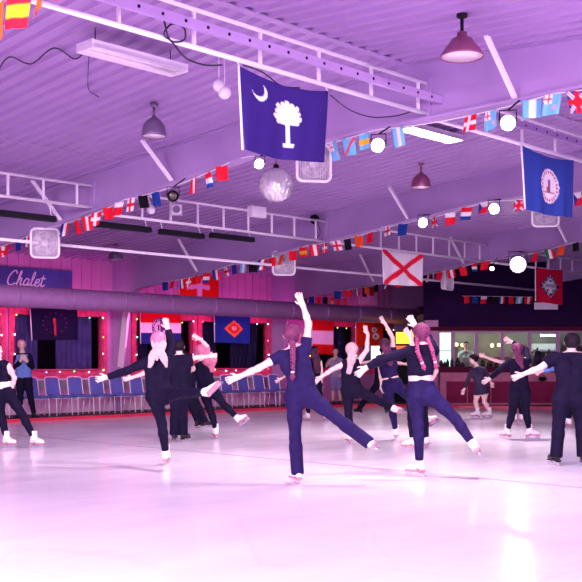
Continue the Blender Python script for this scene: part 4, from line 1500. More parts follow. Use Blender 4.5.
def cloth_mesh(name, TL, TR, BL, BR, nu, nv, fn, sag=0.0, wave=0.03, nwave=2.5, nrm=None, thick=0.004, seed=0, taper=True):
    """hanging cloth with a printed pattern: fn(u, v) -> colour, v measured down"""
    if nrm is None:
        nrm = (TR - TL).cross(BL - TL).normalized()
    rn = random.Random(seed)
    ph, ph2 = rn.uniform(0, 6), rn.uniform(0, 6)
    vs, cols = [], []
    for side in (0, 1):
        for j in range(nv + 1):
            v = j / nv
            for i in range(nu + 1):
                u = i / nu
                top = TL.lerp(TR, u) - Vector((0, 0, sag * 4 * u * (1 - u)))
                p = top.lerp(BL.lerp(BR, u) - Vector((0, 0, sag * 0.5 * 4 * u * (1 - u))), v)
                a = wave * (0.25 + 0.75 * v if taper else 1)
                off = a * (math.sin(u * nwave * 6.28 + ph + v * 1.3) + 0.4 * math.sin(u * nwave * 14 + ph2 + v * 2))
                vs.append(p + nrm * (off + side * thick))
                cols.append(fn(u, v))
    W1 = nu + 1
    n1 = W1 * (nv + 1)
    fs = []
    for j in range(nv):
        for i in range(nu):
            a = j * W1 + i
            fs.append((a, a + 1, a + W1 + 1, a + W1))
            fs.append((n1 + a, n1 + a + W1, n1 + a + W1 + 1, n1 + a + 1))
    rim = [i for i in range(W1)] + [j * W1 + nu for j in range(1, nv + 1)] + [nv * W1 + i for i in range(nu - 1, -1, -1)] + [j * W1 for j in range(nv - 1, 0, -1)]
    for k in range(len(rim)):
        a, b = rim[k], rim[(k + 1) % len(rim)]
        fs.append((b, a, n1 + a, n1 + b))
    me = bpy.data.meshes.new(name)
    me.from_pydata([tuple(v) for v in vs], [], fs)
    me.polygons.foreach_set('use_smooth', [True] * len(fs))
    at = me.color_attributes.new('Col', 'FLOAT_COLOR', 'POINT')
    at.data.foreach_set('color', np.array([tuple(c) + (1,) for c in cols], dtype=np.float32).ravel())
    me.update()
    return me


def d_seg(u, v, a, b, asp):
    px, py = u * asp, v
    ax, ay, bx, by = a[0] * asp, a[1], b[0] * asp, b[1]
    dx, dy = bx - ax, by - ay
    t = max(0, min(1, ((px - ax) * dx + (py - ay) * dy) / (dx * dx + dy * dy + 1e-9)))
    return math.hypot(px - ax - t * dx, py - ay - t * dy)


def f_palmetto(u, v):
    A = 1.35
    x, y = u * A, v
    if math.hypot(x - 0.27, y - 0.20) < 0.115 and math.hypot(x - 0.245, y - 0.165) > 0.105:
        return WHITE_F
    cx, cy = 0.70, 0.40
    if math.hypot(x - cx, y - cy + 0.01) < 0.15 + 0.012 * math.sin(9 * math.atan2(y - cy, x - cx)):
        return WHITE_F
    for k in range(11):
        a = math.radians(-215 + 25 * k)
        L = 0.165 + 0.02 * (k % 2)
        if d_seg(u, v, (cx / A, cy), ((cx + L * math.cos(a)) / A, cy + L * 0.95 * math.sin(a)), A) < 0.034:
            return WHITE_F
    if 0.38 < y < 0.80 and abs(x - cx - 0.03 * (y - 0.4)) < 0.028:
        return WHITE_F
    if 0.78 < y < 0.83 and abs(x - cx - 0.012) < 0.075 - (y - 0.78) * 0.2:
        return WHITE_F
    return NAVY_F


def f_seal(u, v):
    A = 1.45
    x, y = (u - 0.50) * A, v - 0.50
    r = math.hypot(x, y * 0.92)
    if r < 0.27:
        if 0.205 < r < 0.245:
            return S('c0324a') if math.sin(math.atan2(y, x) * 22) > -0.3 else WHITE_F
        if r < 0.19:
            if abs(x) < 0.035 and -0.12 < y < 0.10:
                return S('8a4a78')
            if abs(x + 0.05) < 0.03 and 0.0 < y < 0.1:
                return S('c06a80')
            if 0.09 < y < 0.125:
                return S('b02a44')
        return WHITE_F
    return S('34489c')


def f_saltire(u, v):
    d = min(abs(u - v), abs(u - (1 - v)))
    return S('f0103c') if d < 0.095 else WHITE_F


def f_diamond_red(u, v):
    d = abs(u - 0.52) / 0.36 + abs(v - 0.50) / 0.36
    if d < 1:
        if d > 0.72:
            return WHITE_F if (int((math.atan2(v - 0.5, u - 0.52)) * 6) % 2 and 0.80 < d < 0.92) else S('1c2266')
        for sx, sy in ((0.52, 0.34), (0.44, 0.62), (0.60, 0.62), (0.52, 0.72)):
            if math.hypot(u - sx, v - sy) < 0.032:
                return S('1c2266')
        return WHITE_F
    return S('e01040')


def f_torch(u, v):
    if d_seg(u, v, (0.5, 0.40), (0.52, 0.85), 1.4) < 0.035 - 0.02 * (v - 0.4):
        return S('b03038')
    if math.hypot((u - 0.5) * 1.4, v - 0.36) < 0.055:
        return S('c04030')
    for k in range(13):
        a = k * 6.283 / 13
        if math.hypot((u - 0.5) * 1.4 - 0.36 * math.cos(a), v - 0.46 - 0.32 * math.sin(a)) < 0.022:
            return S('6a2850')
    return S('0c0c34')


def f_tri_seal(u, v):
    x, y = (u - 0.5) * 1.25, v - 0.5
    r = math.hypot(x, y)
    if r < 0.30:
        if r > 0.21:
            k = math.sin(math.atan2(y, x) * 24) > 0.2 and 0.235 < r < 0.275
            return WHITE_F if k else S('22307e')
        if abs(x) < 0.03 or (0.05 < abs(x) < 0.11 and abs(y) < 0.09):
            return S('4a3a66')
        return S('d8ccd8')
    return S('d41420') if v < 0.36 else (WHITE_F if v < 0.67 else S('22307e'))


def f_buff(u, v):
    d = abs(u - 0.53) / 0.27 + abs(v - 0.50) / 0.30
    if d < 1:
        if math.hypot((u - 0.53) * 1.2, v - 0.48) < 0.075:
            return S('f0c8a8') if (int(u * 60) + int(v * 60)) % 3 else S('403060')
        return S('e07828') if d > 0.68 else S('c03030')
    return S('123a8a')


def f_redwhitered(u, v):
    return S('d01818') if v < 0.34 or v > 0.70 else S('eadcf0')


def f_orange(u, v):
    for a, b, r in ((0.66, 0.36, 0.10), (0.72, 0.62, 0.13)):
        if math.hypot(u - a, v - b) < r:
            return WHITE_F if math.hypot(u - a, v - b) > r * 0.45 else S('e06030')
    return S('e83008')


def f_whitecross(u, v):
    if abs(u - 0.5) < 0.06 and v > 0.1:
        return S('e8c8e8')
    if abs(v - 0.45 - 0.25 * abs(u - 0.5)) < 0.10 and abs(u - 0.48) < 0.28:
        return S('e8c8e8')
    return S('d81c08')


def f_dim(u, v):
    if v < 0.55 and 0.15 < u < 0.4:
        return S('302040')
    if v < 0.5 and 0.5 < u < 0.8:
        return S('b02030')
    return S('d8a8d0')


def big_flag(label, px, plane_y, fn, nu, nv, sag, wave, nwave, pole_m=None, off=0.0, rod=True, seed=1, hang=None):
    TL, TR, BL, BR = [on_y(a, b, plane_y) for a, b in px]
    t = thing('flag', label, 'flag', (TL + TR) / 2)
    link('flag_field', cloth_mesh('flag_field', TL, TR, BL, BR, nu, nv, fn, sag, wave, nwave, nrm=Vector((0, -1, 0)), seed=seed), M_FLAG, t)
    hd = MB()
    hd.tube([TL + Vector((-0.012, 0, 0)), TL.lerp(BL, 0.5) + Vector((-0.012, 0, 0)), BL + Vector((-0.012, 0, 0))], 0.012, 6)
    hd.build('header_band', M_WHITE, t)
    if hang:
        for p in (TL, TR):
            MB().tube([p, (p.x, hang[0], hang[1])], 0.005, 5).build('tie', M_WHITE, t)
    return t


big_flag('dark blue flag with white crescent and palmetto tree hanging at upper middle', ((239.5, 66), (328, 91), (243.5, 150), (326, 162)), 7.20, f_palmetto, 100, 74, 0.07, 0.022, 1.6, seed=2, hang=(7.26, 4.19))
big_flag('blue flag with white round seal hanging at upper right', ((522, 145), (573.5, 160), (525.5, 209), (573.5, 217)), 7.20, f_seal, 70, 56, 0.06, 0.022, 2.0, seed=5, hang=(7.26, 4.15))
big_flag('white flag with red diagonal cross hanging near the middle', ((382.5, 249), (423, 254.5), (384, 284), (421.5, 286)), 13.85, f_saltire, 60, 40, 0.02, 0.02, 2.0, seed=3, hang=(13.9, 3.7))
fl = big_flag('red flag with white diamond hanging at the right edge', ((535.5, 267), (563, 270), (535.8, 301), (562.5, 305)), 13.85, f_diamond_red, 60, 50, 0.02, 0.02, 1.6, seed=4, hang=(13.9, 3.7))
WF = WALL_Y - 0.14
big_flag('dark navy flag with dim red torch over the left window', ((30.5, 308.5), (77, 309), (32.5, 340.5), (77.5, 339.5)), WF, f_torch, 50, 36, 0.0, 0.018, 1.6, seed=6)
big_flag('red, white and blue striped flag with round seal behind the wavy blond woman', ((140.5, 310.5), (181, 311.5), (141, 344), (181, 344)), WF, f_tri_seal, 50, 40, 0.0, 0.015, 1.6, seed=7)
big_flag('blue flag with orange diamond over the window left of the big middle skater', ((214.5, 314), (250.5, 314.5), (215, 342.5), (250, 344)), WF, f_buff, 50, 40, 0.0, 0.018, 1.6, seed=8)
big_flag('large red flag with one broad white stripe right of the middle skater', ((312, 318), (334, 318.5), (312.5, 354), (333.5, 355)), WF, f_redwhitered, 20, 30, 0.0, 0.015, 1.4, seed=9)
big_flag('orange red banner with small white emblems, behind the raised arms', ((356, 320), (383.5, 321), (356, 346), (383, 346)), WF, f_orange, 36, 36, 0.0, 0.012, 1.4, seed=10)
big_flag('red flag with pale cross high on the window wall', ((179, 276), (219, 277), (179.5, 297), (218.5, 299)), WALL_Y - 0.045, f_whitecross, 40, 24, 0.0, 0.012, 1.4, seed=11)
big_flag('pale dim banner high on the wall below the red saltire flag', ((359.5, 287), (378, 288), (359.5, 304), (378, 305)), WALL_Y - 0.045, f_dim, 30, 24, 0.0, 0.012, 1.2, seed=12)
# lettering on the red diamond flag
tc = bpy.data.curves.new('lettering', 'FONT')
tc.body = 'ARKANSAS'
tc.size = 0.115
tc.align_x = 'CENTER'
tc.extrude = 0.001
to = bpy.data.objects.new('tmp_text', tc)
COL.objects.link(to)
dg = bpy.context.evaluated_depsgraph_get()
tme = bpy.data.meshes.new_from_object(to.evaluated_get(dg))
bpy.data.objects.remove(to)
q = on_y(549.8, 285.5, 13.85)
tme.transform(Matrix.Translation((q.x, 13.81, q.z - 0.05)) @ Matrix.Rotation(math.pi / 2, 4, 'X'))
link('lettering', tme, mat('letter_blue', (0.02, 0.02, 0.14), 0.6), fl)


# ---- bunting strings of small flags under the frames
def band3(a, b, c, vert=True):
    return lambda u, v: (a if (u if vert else v) < 0.34 else (b if (u if vert else v) < 0.67 else c))


def cross(bg, fgc, w=0.12, cx=0.5):
    return lambda u, v: fgc if abs(u - cx) < w or abs(v - 0.5) < w else bg


def canton(bg):
    def f(u, v):
        if u < 0.5 and v < 0.5:
            d = min(abs(u - 0.25), abs(v - 0.25))
            e = min(abs(u - v), abs(u + v - 0.5))
            return RED_F if d < 0.06 else (WHITE_F if d < 0.11 or e < 0.05 else NAVY_F)
        if math.hypot(u - 0.7, v - 0.65) < 0.12:
            return S('e8a0b8')
        return bg
    return f


def jack(u, v):
    d = min(abs(u - 0.5), abs(v - 0.5))
    e = min(abs(u - v), abs(u + v - 1))
    return RED_F if d < 0.09 else (WHITE_F if d < 0.15 else (RED_F if e < 0.05 else (WHITE_F if e < 0.11 else BLUE_F)))


def solid(c):
    return lambda u, v: c


def diag(bg, c):
    return lambda u, v: c if abs(u + v - 1) < 0.13 else bg


FR, PE, DK, PL = band3(BLUE_F, WHITE_F, RED_F), band3(RED_F, WHITE_F, RED_F), cross(RED_F, WHITE_F, 0.1, 0.4), band3(WHITE_F, RED_F, RED_F, False)
AR, ES, DE, IT = band3(SKY_F, WHITE_F, SKY_F), band3(RED_F, YEL_F, RED_F, False), band3(BLK_F, RED_F, YEL_F, False), band3(GRN_F, WHITE_F, RED_F)
NL, CH, UK, FJ = band3(RED_F, WHITE_F, BLUE_F, False), cross(RED_F, WHITE_F, 0.09), jack, canton(SKY_F)
AU, TT, BS, RD, NV = canton(BLUE_F), diag(SKY_F, RED_F), band3(SKY_F, YEL_F, SKY_F, False), solid(RED_F), solid(BLUE_F)
CZ = lambda u, v: BLUE_F if u < 0.5 - abs(v - 0.5) else (WHITE_F if v < 0.5 else RED_F)
GRN_S = solid(GRN_F)
FI, OR_, BK, GE = cross(WHITE_F, BLUE_F, 0.1, 0.38), solid(ORG_F), solid(BLK_F), cross(WHITE_F, RED_F, 0.1)


def bunting(bx, y0, y1, label, seq, step=0.30, w=0.18, h=0.21, xoff=-0.115, drop=0.02, seed=0, line=None, skip=()):
    rn = random.Random(seed)
    n = int(abs(y1 - y0) / step)
    sg = 1 if y1 > y0 else -1
    pts = []
    for i in range(n * 2 + 1):
        y = y0 + sg * i * step / 2
        f = (i / 2 * step / 2.4) % 1.0
        pts.append(Vector((bx + xoff, y, beam_bottom(y) - drop - 0.06 * 4 * f * (1 - f))))
    if line:
        pts = [line[0].lerp(line[1], i / (2 * n)) for i in range(2 * n + 1)]
    t = thing('flag_bunting', label, 'bunting', pts[len(pts) // 2])
    MB().tube(pts, 0.006, 5).build('string', M_WHITE, t)
    for i in range(n):
        a = pts[2 * i + 1] if 2 * i + 1 < len(pts) else pts[-1]
        al = (pts[-1] - pts[0]).normalized()
        al = Vector((al.x, al.y, 0)).normalized()
        dp = a.dot(FW)
        ppx = 291 + FPX * a.dot(RT) / dp
        if any(s0 < ppx < s1 for s0, s1 in skip):
            continue
        A = a - al * w / 2
        B = a + al * w / 2
        # seen from inside the rink the flag's left edge is the one farther from the camera
        L_, R_ = (A, B) if (A - B).dot(RT) < 0 else (B, A)
        tw = rn.uniform(-0.05, 0.05)
        hh = h * rn.uniform(0.9, 1.08)
        dn = Vector((tw, rn.uniform(-0.05, 0.05), -hh))
        sh = Vector((rn.uniform(-0.05, 0.05), 0, 0))
        me = cloth_mesh('flag', L_ - sh, R_ + sh, L_ + dn - sh * 0.4, R_ + dn * rn.uniform(0.9, 1.05) + sh, 12, 12, seq[i % len(seq)], 0.0, 0.012, 1.0, nrm=al.cross(Vector((0, 0, 1))), thick=0.003, seed=seed * 100 + i)
        link('flag', me, M_FLAG, t)
    return t


bunting(9.75, 17.8, 10.4, 'bunting of mostly red and white little flags along the left half of the nearest frame',
        [PL, RD, DE, GE, RD, NV, FR, RD, NL, NV, FR, RD, PE, DK, RD, PL, GE, BK, NV, FR, RD, PE, NL, RD], seed=1, skip=((28, 62), (164, 181)))
bunting(9.75, 10.35, 3.4, 'bunting of mostly light blue little flags along the right half of the nearest frame',
        [PE, RD, FR, RD, NV, BS, FJ, TT, BS, NV, AR, FI, TT, AU, DK, FJ, BS, AR, FJ, UK, AU, NV, TT, FJ, FJ], step=0.26, seed=2, skip=((228, 250), (252, 326), (369, 388), (402, 452), (497, 519)))
bunting(15.4, 19.2, 12.6, 'bunting along the left half of the second frame, red and orange little flags',
        [NV, RD, FR, DK, RD, NL, FR, GE, NV, AR, BK, FR, RD, OR_, RD, ES, PE, DK, GE, BK, OR_, RD], step=0.30, seed=3)
bunting(15.4, 12.5, 5.6, 'bunting with a union flag and tricolours along the right half of the second frame',
        [GE, NV, RD, UK, PL, NL, CZ, RD, UK, AR, FR, CZ, GE, PL, FI, DK], step=0.36, seed=4, skip=((414, 432), (485, 503)))
bunting(21.05, 18.8, 7.0, 'bunting along the third frame from the big duct to the red diamond flag',
        [NV, RD, GRN_F and IT, OR_, BK, FR, RD, NV, DE, FR, RD, PE, RD, NL, RD, AR, FI], step=0.34, seed=5, skip=((487, 530),))
bunting(0, 0, 2.6, 'dim bunting along the dark wall above the snack bar windows', [RD, NV, PL, BK, FR, RD, AR, PE], step=0.30, seed=6, line=(P(462, 296, 29.7), P(533, 297, 29.7)))
bunting(0, 0, 3.0, 'dim bunting on the window wall below the red saltire flag', [RD, OR_, BK, GRN_S, NV, RD, BK, ES], step=0.30, h=0.3, seed=8, line=(Vector((21.3, WALL_Y - 0.06, 3.25)), Vector((24.4, WALL_Y - 0.06, 3.3))))
bunting(4.1, 11.0, 5.5, 'bunting at the very top left corner, orange and blue little flags', [OR_, RD, NV, OR_, ES], h=0.27, drop=0.09, seed=7)

# ---- sign on the window wall
TLs, BRs = on_y(-64, 268, WALL_Y - 0.06), on_y(72, 290, WALL_Y - 0.06)
zc = on_y(40, 279.5, WALL_Y - 0.06).z
t = thing('banner_sign', 'blue banner with white handwriting lettering, high on the wall at the left edge', 'sign', (TLs.x, WALL_Y - 0.06, zc))
hh = 0.25
MB().abox(TLs.x, BRs.x, WALL_Y - 0.075, WALL_Y - 0.045, zc - hh, zc + hh).build('board', mat('sign_blue', (0.035, 0.06, 0.26), 0.5, 0, 0.4, 1.2), t)
# cursive letters C h a l e t as pen strokes, each in a box of unit x-height
GL = {'C': (1.15, [[(1.0, 1.5), (0.8, 1.9), (0.4, 1.7), (0.1, 0.9), (0.2, 0.2), (0.6, 0.0), (1.0, 0.3)]]),
      'h': (0.85, [[(0.0, 0.1), (0.25, 1.0), (0.35, 1.8), (0.2, 1.7), (0.12, 0.0)], [(0.12, 0.2), (0.35, 0.9), (0.55, 0.9), (0.5, 0.1), (0.8, 0.2)]]),
      'a': (0.85, [[(0.6, 0.8), (0.3, 0.95), (0.05, 0.5), (0.2, 0.0), (0.5, 0.3), (0.62, 0.9), (0.58, 0.1), (0.85, 0.2)]]),
      'l': (0.55, [[(0.0, 0.2), (0.3, 1.2), (0.3, 1.85), (0.12, 1.5), (0.15, 0.1), (0.5, 0.2)]]),
      'e': (0.65, [[(0.05, 0.4), (0.45, 0.6), (0.4, 0.95), (0.1, 0.8), (0.05, 0.2), (0.35, 0.0), (0.65, 0.3)]]),
      't': (0.7, [[(0.2, 1.5), (0.15, 0.3), (0.3, 0.0), (0.6, 0.25)], [(-0.1, 1.05), (0.5, 1.1)]])}
X0 = on_y(4, 280, WALL_Y).x
X1 = on_y(43, 280, WALL_Y).x
tot = sum(GL[ch][0] for ch in 'Chalet')
sc = (X1 - X0) / tot
cx = X0
lt = mat('sign_white', (0.72, 0.70, 0.85), 0.5)
for ch in 'Chalet':
    w, st = GL[ch]
    b = MB()
    for s_ in st:
        pts = []
        for i in range(len(s_) - 1):
            p0, p1, p2, p3 = s_[max(i - 1, 0)], s_[i], s_[i + 1], s_[min(i + 2, len(s_) - 1)]
            for k in range(5):
                tt = k / 5
                g = [0.5 * (2 * p1[q] + (p2[q] - p0[q]) * tt + (2 * p0[q] - 5 * p1[q] + 4 * p2[q] - p3[q]) * tt * tt + (3 * p1[q] - p0[q] - 3 * p2[q] + p3[q]) * tt ** 3) for q in (0, 1)]
                pts.append(g)
        pts.append(s_[-1])
        b.tube([(cx + (g[0] + 0.25 * g[1]) * sc, WALL_Y - 0.08, zc - 0.17 + g[1] * 0.18) for g in pts], 0.016, 6)
    b.build('letter', lt, t)
    cx += w * sc

# ---- curtains and string lights in the windows
BULBS = [mat('bulb_%s' % nme, c, 0.4, emit=c, estr=5) for nme, c in (('white', (0.8, 0.9, 1.0)), ('green', (0.1, 1.0, 0.35)), ('amber', (1.0, 0.62, 0.08)), ('blue', (0.15, 0.35, 1.0)), ('red', (1.0, 0.08, 0.10)))]
M_CURT = mat('violet_curtain', (0.20, 0.15, 0.50), 0.85, 0, 0.2, 3)
M_CURTD = mat('dark_curtain', (0.035, 0.03, 0.11), 0.85, 0, 0.2, 3)
WN = ['cut window at the left edge', 'left window with the torch flag', 'window with the striped seal flag', 'window with the orange diamond flag', 'window with the broad striped red flag', 'window with the orange red banner']
for i, (a, b) in enumerate(spans):
    rn = random.Random(40 + i)
    cw = (b - a - 0.3)
    for side in (0, 1):
        x0 = a + 0.15 + (0 if side == 0 else cw * 0.56)
        x1 = x0 + cw * (0.36 if side == 0 else 0.44)
        m = 24
        vs, fs = [], []
        for dy in (0, 0.012):
            for zz in (Z_SILL - 0.35, Z_HEAD + 0.05):
                for k in range(m + 1):
                    vs.append((x0 + (x1 - x0) * k / m, WALL_Y + 0.36 + 0.05 * math.sin(k * 1.9) + dy, zz))
        w = m + 1
        for k in range(m):
            fs += [(k, k + 1, w + k + 1, w + k), (2 * w + k, 3 * w + k, 3 * w + k + 1, 2 * w + k + 1)]
        o = MB().add(vs, fs, True).build('curtain', M_CURT if i < 2 else M_CURTD)
        tag(o, '%s curtain behind the %s, %s half' % ('violet' if i < 2 else 'dark', WN[i], 'left' if side == 0 else 'right'), 'curtain')
    t = thing('string_lights', 'string of coloured bulbs around the ' + WN[i], 'string lights', (a, WALL_Y - 0.03, Z_SILL))
    q = 0.15
    path = [(a + q, Z_SILL + q + 0.05), (a + q, Z_HEAD - q), (b - q, Z_HEAD - q), (b - q, Z_SILL + q + 0.05)]
    if i in (1, 2, 3):
        path.append(path[0])
    pts = []
    for (xa, za), (xb, zb) in zip(path[:-1], path[1:]):
        nn = max(2, int(math.hypot(xb - xa, zb - za) / 0.36))
        for k in range(nn):
            f = k / nn
            pts.append(Vector((xa + (xb - xa) * f + rn.uniform(-0.03, 0.03), WALL_Y - 0.065, za + (zb - za) * f - 0.05 * abs(math.sin(k * 1.3)))))
    MB().tube(pts, 0.006, 4).build('wire', M_BLACK, t)
    for k, p in enumerate(pts):
        MB().sphere(p + Vector((0, -0.012, -0.02)), 0.013 + 0.007 * rn.random(), 8, 6).build('bulb', rn.choice(BULBS), t)

# ---- row of chairs under the windows
def chair_parts():
    sw, sd = 0.44, 0.43
    seat = MB()
    pf = rrect(sw, sd, 0.05, 4)
    for z0, z1, k0, k1 in ((0.40, 0.425, 0.94, 1.0), (0.425, 0.455, 1.0, 0.98), (0.455, 0.468, 0.98, 0.88)):
        seat.add([(x * k0, y * k0, z0) for x, y in pf] + [(x * k1, y * k1, z1) for x, y in pf],
                 [(i, (i + 1) % len(pf), (i + 1) % len(pf) + len(pf), i + len(pf)) for i in range(len(pf))], True)
    seat.add([(x * 0.88, y * 0.88, 0.468) for x, y in pf], [tuple(range(len(pf)))])
    seat.add([(x * 0.94, y * 0.94, 0.40) for x, y in pf], [tuple(range(len(pf)))[::-1]])
    back = MB()
    pb = rrect(0.36, 0.42, 0.04, 4)
    up, nn = Vector((0, 0.20, 1)).normalized(), Vector((0, -1, 0.20)).normalized()
    bc = Vector((0, 0.27, 0.65))
    L = len(pb)
    for d0, d1, k0, k1 in ((-0.02, 0.012, 1, 1), (0.012, 0.024, 1, 0.88)):
        back.add([bc + Vector((x * k0, 0, 0)) + up * y * k0 + nn * d0 for x, y in pb] + [bc + Vector((x * k1, 0, 0)) + up * y * k1 + nn * d1 for x, y in pb],
                 [(i, (i + 1) % L, (i + 1) % L + L, i + L) for i in range(L)], True)
    back.add([bc + Vector((x * 0.88, 0, 0)) + up * y * 0.88 + nn * 0.024 for x, y in pb], [tuple(range(L))])
    back.add([bc + Vector((x, 0, 0)) + up * y + nn * -0.02 for x, y in pb], [tuple(range(L))[::-1]])
    parts = [('seat', seat, M_CHAIR), ('backrest', back, M_CHAIR)]
    for s in (-1, 1):
        parts.append(('leg', MB().tube([(s * 0.21, -0.19, 0.40), (s * 0.215, -0.215, 0.0)], 0.013, 8), M_CHROME))
        parts.append(('leg', MB().tube([(s * 0.21, 0.20, 0.40), (s * 0.215, 0.27, 0.0)], 0.013, 8), M_CHROME))
        parts.append(('back_frame', MB().tube([(s * 0.20, 0.19, 0.40), (s * 0.20, 0.235, 0.50), (s * 0.20, 0.275, 0.70), (s * 0.185, 0.315, 0.86), (s * 0.12, 0.32, 0.88), (0, 0.321, 0.882)], 0.013, 8), M_CHROME))
    parts.append(('seat_frame', MB().tube([(-0.205, -0.195, 0.395), (0.205, -0.195, 0.395), (0.205, 0.20, 0.395), (-0.205, 0.20, 0.395), (-0.205, -0.195, 0.395)], 0.012, 8, False), M_CHROME))
    return parts


cparts = None
NCH = 15
for i in range(NCH):
    loc = (12.05 + 0.605 * i, 20.42, FLOOR_Z)
    lab = 'blue padded chair under the windows, %s from the left of its row' % ORD(i)
    t = thing('stacking_chair', lab, 'chair', loc, 'blue chairs in a row under the windows')
    t.rotation_euler = (0, 0, random.Random(i).uniform(-0.05, 0.05))
    if cparts is None:
        cparts = []
        for nm, mbb, m in chair_parts():
            o = link(nm, mbb.mesh(nm), m)
            o.parent = t
            cparts.append(o)
    else:
        for o in cparts:
            c = o.copy()
            COL.objects.link(c)
            c.parent = t
# pale panel of the wall behind the chairs
b = MB()
b.abox(-9, 20.7, WALL_Y - 0.03, WALL_Y, 0.05, 0.85)
struct(b.build('trim_6', mat('pale_wainscot', (0.70, 0.56, 0.70), 0.5, 0, 0.06, 2)))

# ---- corner behind the skaters: cabinet and lit panel
q = on_y(377.5, 353, WALL_Y - 0.1)
o = tag(MB().box(q, (0.30, 0, 0), (0, 0.02, 0), (0, 0, 0.30)).build('lit_panel', mat('lit_white_panel', (0.95, 0.95, 0.95), 0.5, emit=(1, 0.97, 0.95), estr=1.1)), 'bright white lit panel below the orange red banner', 'lit panel')
c = P(404.5, 362, 31.6)
t = thing('vending_machine', 'dark vending machine with bright yellow lit top panel and orange front', 'vending machine', (c.x, c.y, FLOOR_Z))
def cbox(mb, r, d, z0, z1, hw, hd):
    mb.box(Vector((c.x, c.y, (z0 + z1) / 2)) + RT * r + FW * d, RT * hw, FW * hd, (0, 0, (z1 - z0) / 2))
b = MB(); cbox(b, 0, 0.3, FLOOR_Z, 2.25, 0.31, 0.35); b.build('cabinet', M_BLACK, t)
b = MB(); cbox(b, 0, -0.055, 1.84, 2.2, 0.27, 0.012); b.build('lit_header', mat('lit_yellow', (1, 0.55, 0.02), 0.5, emit=(1.0, 0.50, 0.03), estr=1.3), t)
b = MB(); cbox(b, 0, -0.055, 1.40, 1.78, 0.27, 0.012); b.build('front_panel', mat('lit_orange', (0.9, 0.16, 0.02), 0.5, emit=(0.9, 0.14, 0.02), estr=0.7), t)
b = MB(); cbox(b, 0, -0.06, 0.3, 0.6, 0.2, 0.012); b.build('delivery_flap', M_MAROON, t)

# ---- snack bar counter and what is on and behind it
t = thing('snack_counter', 'long pinkish snack bar counter with maroon panels and dark top', 'counter', SB(520, FLOOR_Z, -0.3))
b = MB(); sbbox(b, 438, PX_END, FLOOR_Z, 0.98, -0.45, -0.002); b.build('counter_body', M_COUNTER, t)
b = MB(); sbbox(b, 433, PX_END, 0.98, 1.15, -0.52, 0.0); b.build('worktop', M_SILL, t)
px = 444
for wpx in (20, 22, 30, 34, 34, 36, 36):
    b = MB(); sbbox(b, px, px + wpx, 0.10, 0.72, -0.475, -0.452); b.build('panel', M_MAROON, t)
    px += wpx + 1.2
# kitchen lights
for i, (px, py) in enumerate(((456.5, 344.5), (462.5, 345), (492, 345.5), (499, 345))):
    c = P(px, py, 32.6)
    t = thing('wall_lamp', 'small warm globe lamp inside the snack bar, %s from the left' % ORD(i), 'lamp', c)
    MB().sphere(c, 0.055, 12, 8).build('globe', mat('warm_bulb', (1, 0.7, 0.2), 0.5, emit=(1.0, 0.60, 0.16), estr=7), t)
    MB().bar(c, c + FW * 0.62, 0.02, 0.02).build('arm', M_BLACK, t)
lamp('kitchen_lamp', 'POINT', P(447, 324, 31.4), P(445, 362, 31.6), 70, (0.75, 1.0, 0.85), 0.05)
lamp('kitchen_lamp', 'POINT', P(500, 324, 31.4), P(500, 362, 31.6), 26, (1.0, 0.8, 0.5), 0.05)
lamp('kitchen_lamp', 'POINT', P(552, 324, 31.4), P(552, 362, 31.6), 40, (0.8, 1.0, 0.92), 0.05)


def kbox(name, label, cat, px0, px1, z0, z1, d, dd, m, parts=()):
    a, b = P(px0, HOR, d), P(px1, HOR, d)
    cc = (a + b) / 2
    t = thing(name, label, cat, (cc.x, cc.y, z0))
    hw = (b - a).length / 2
    MB().box(Vector((cc.x, cc.y, (z0 + z1) / 2)) + FW * dd / 2, RT * hw, FW * dd / 2, (0, 0, (z1 - z0) / 2)).build('cabinet', m, t)
    for nm, r0, r1, za, zb, pm in parts:
        MB().box(Vector((cc.x, cc.y, (za + zb) / 2)) + RT * hw * (r0 + r1) / 2 - FW * 0.012, RT * hw * (r1 - r0) / 2, FW * 0.012, (0, 0, (zb - za) / 2)).build(nm, pm, t)
    return t


M_LITD = mat('added_door_glow', (0.7, 0.85, 0.8), 0.3, emit=(0.60, 1.0, 0.86), estr=0.75)  # glow added to the doors to brighten the leftmost window
M_FR = mat('fridge_white', (0.80, 0.88, 0.84), 0.4)
kbox('glow_cooler', 'tall white cooler with glow added to its doors in the leftmost snack bar window', 'cooler', 436.5, 451, FLOOR_Z, 2.2, 32.0, 0.7, M_FR,
     (('glow_door', -0.96, 0.96, 1.66, 2.18, M_LITD), ('glow_door', -0.96, 0.96, 0.95, 1.60, M_LITD), ('lower_door', -0.96, 0.96, 0.15, 0.9, M_FR), ('handle', 0.75, 0.85, 1.2, 1.5, M_BLADE)))
kbox('exhaust_hood', 'pale metal hood over the back of the snack bar at right', 'hood', 533, 560, 1.62, 1.86, 32.3, 0.8, M_FR, (('front_lip', -1, 1, 1.62, 1.68, M_BLADE),))
kbox('serving_shelf', 'dark back shelf in the snack bar behind the girl', 'shelf', 482, 524, 1.10, 1.42, 32.6, 0.5, mat('brown_shelf', (0.12, 0.07, 0.05), 0.6), (('board', -1, 1, 1.40, 1.44, M_MAROON),))
t = thing('tube_light', 'small lit tube light on the kitchen ceiling at right', 'light fixture', P(550, 335.5, 32.2))
q = P(550, 335.5, 32.2)
MB().bar(q - RT * 0.28, q + RT * 0.28, 0.14, 0.05).build('diffuser', mat('lit_diffuser', (1, 1, 1), 0.5, emit=(0.75, 1.0, 0.95), estr=4), t)
MB().bar(q - RT * 0.3 + Vector((0, 0, 0.04)), q + RT * 0.3 + Vector((0, 0, 0.04)), 0.18, 0.03).build('housing', M_WHITE, t)
MB().bar(q + Vector((0, 0, 0.05)), (q.x, q.y, 2.6), 0.02, 0.02).build('stem', M_WHITE, t)
rn = random.Random(9)
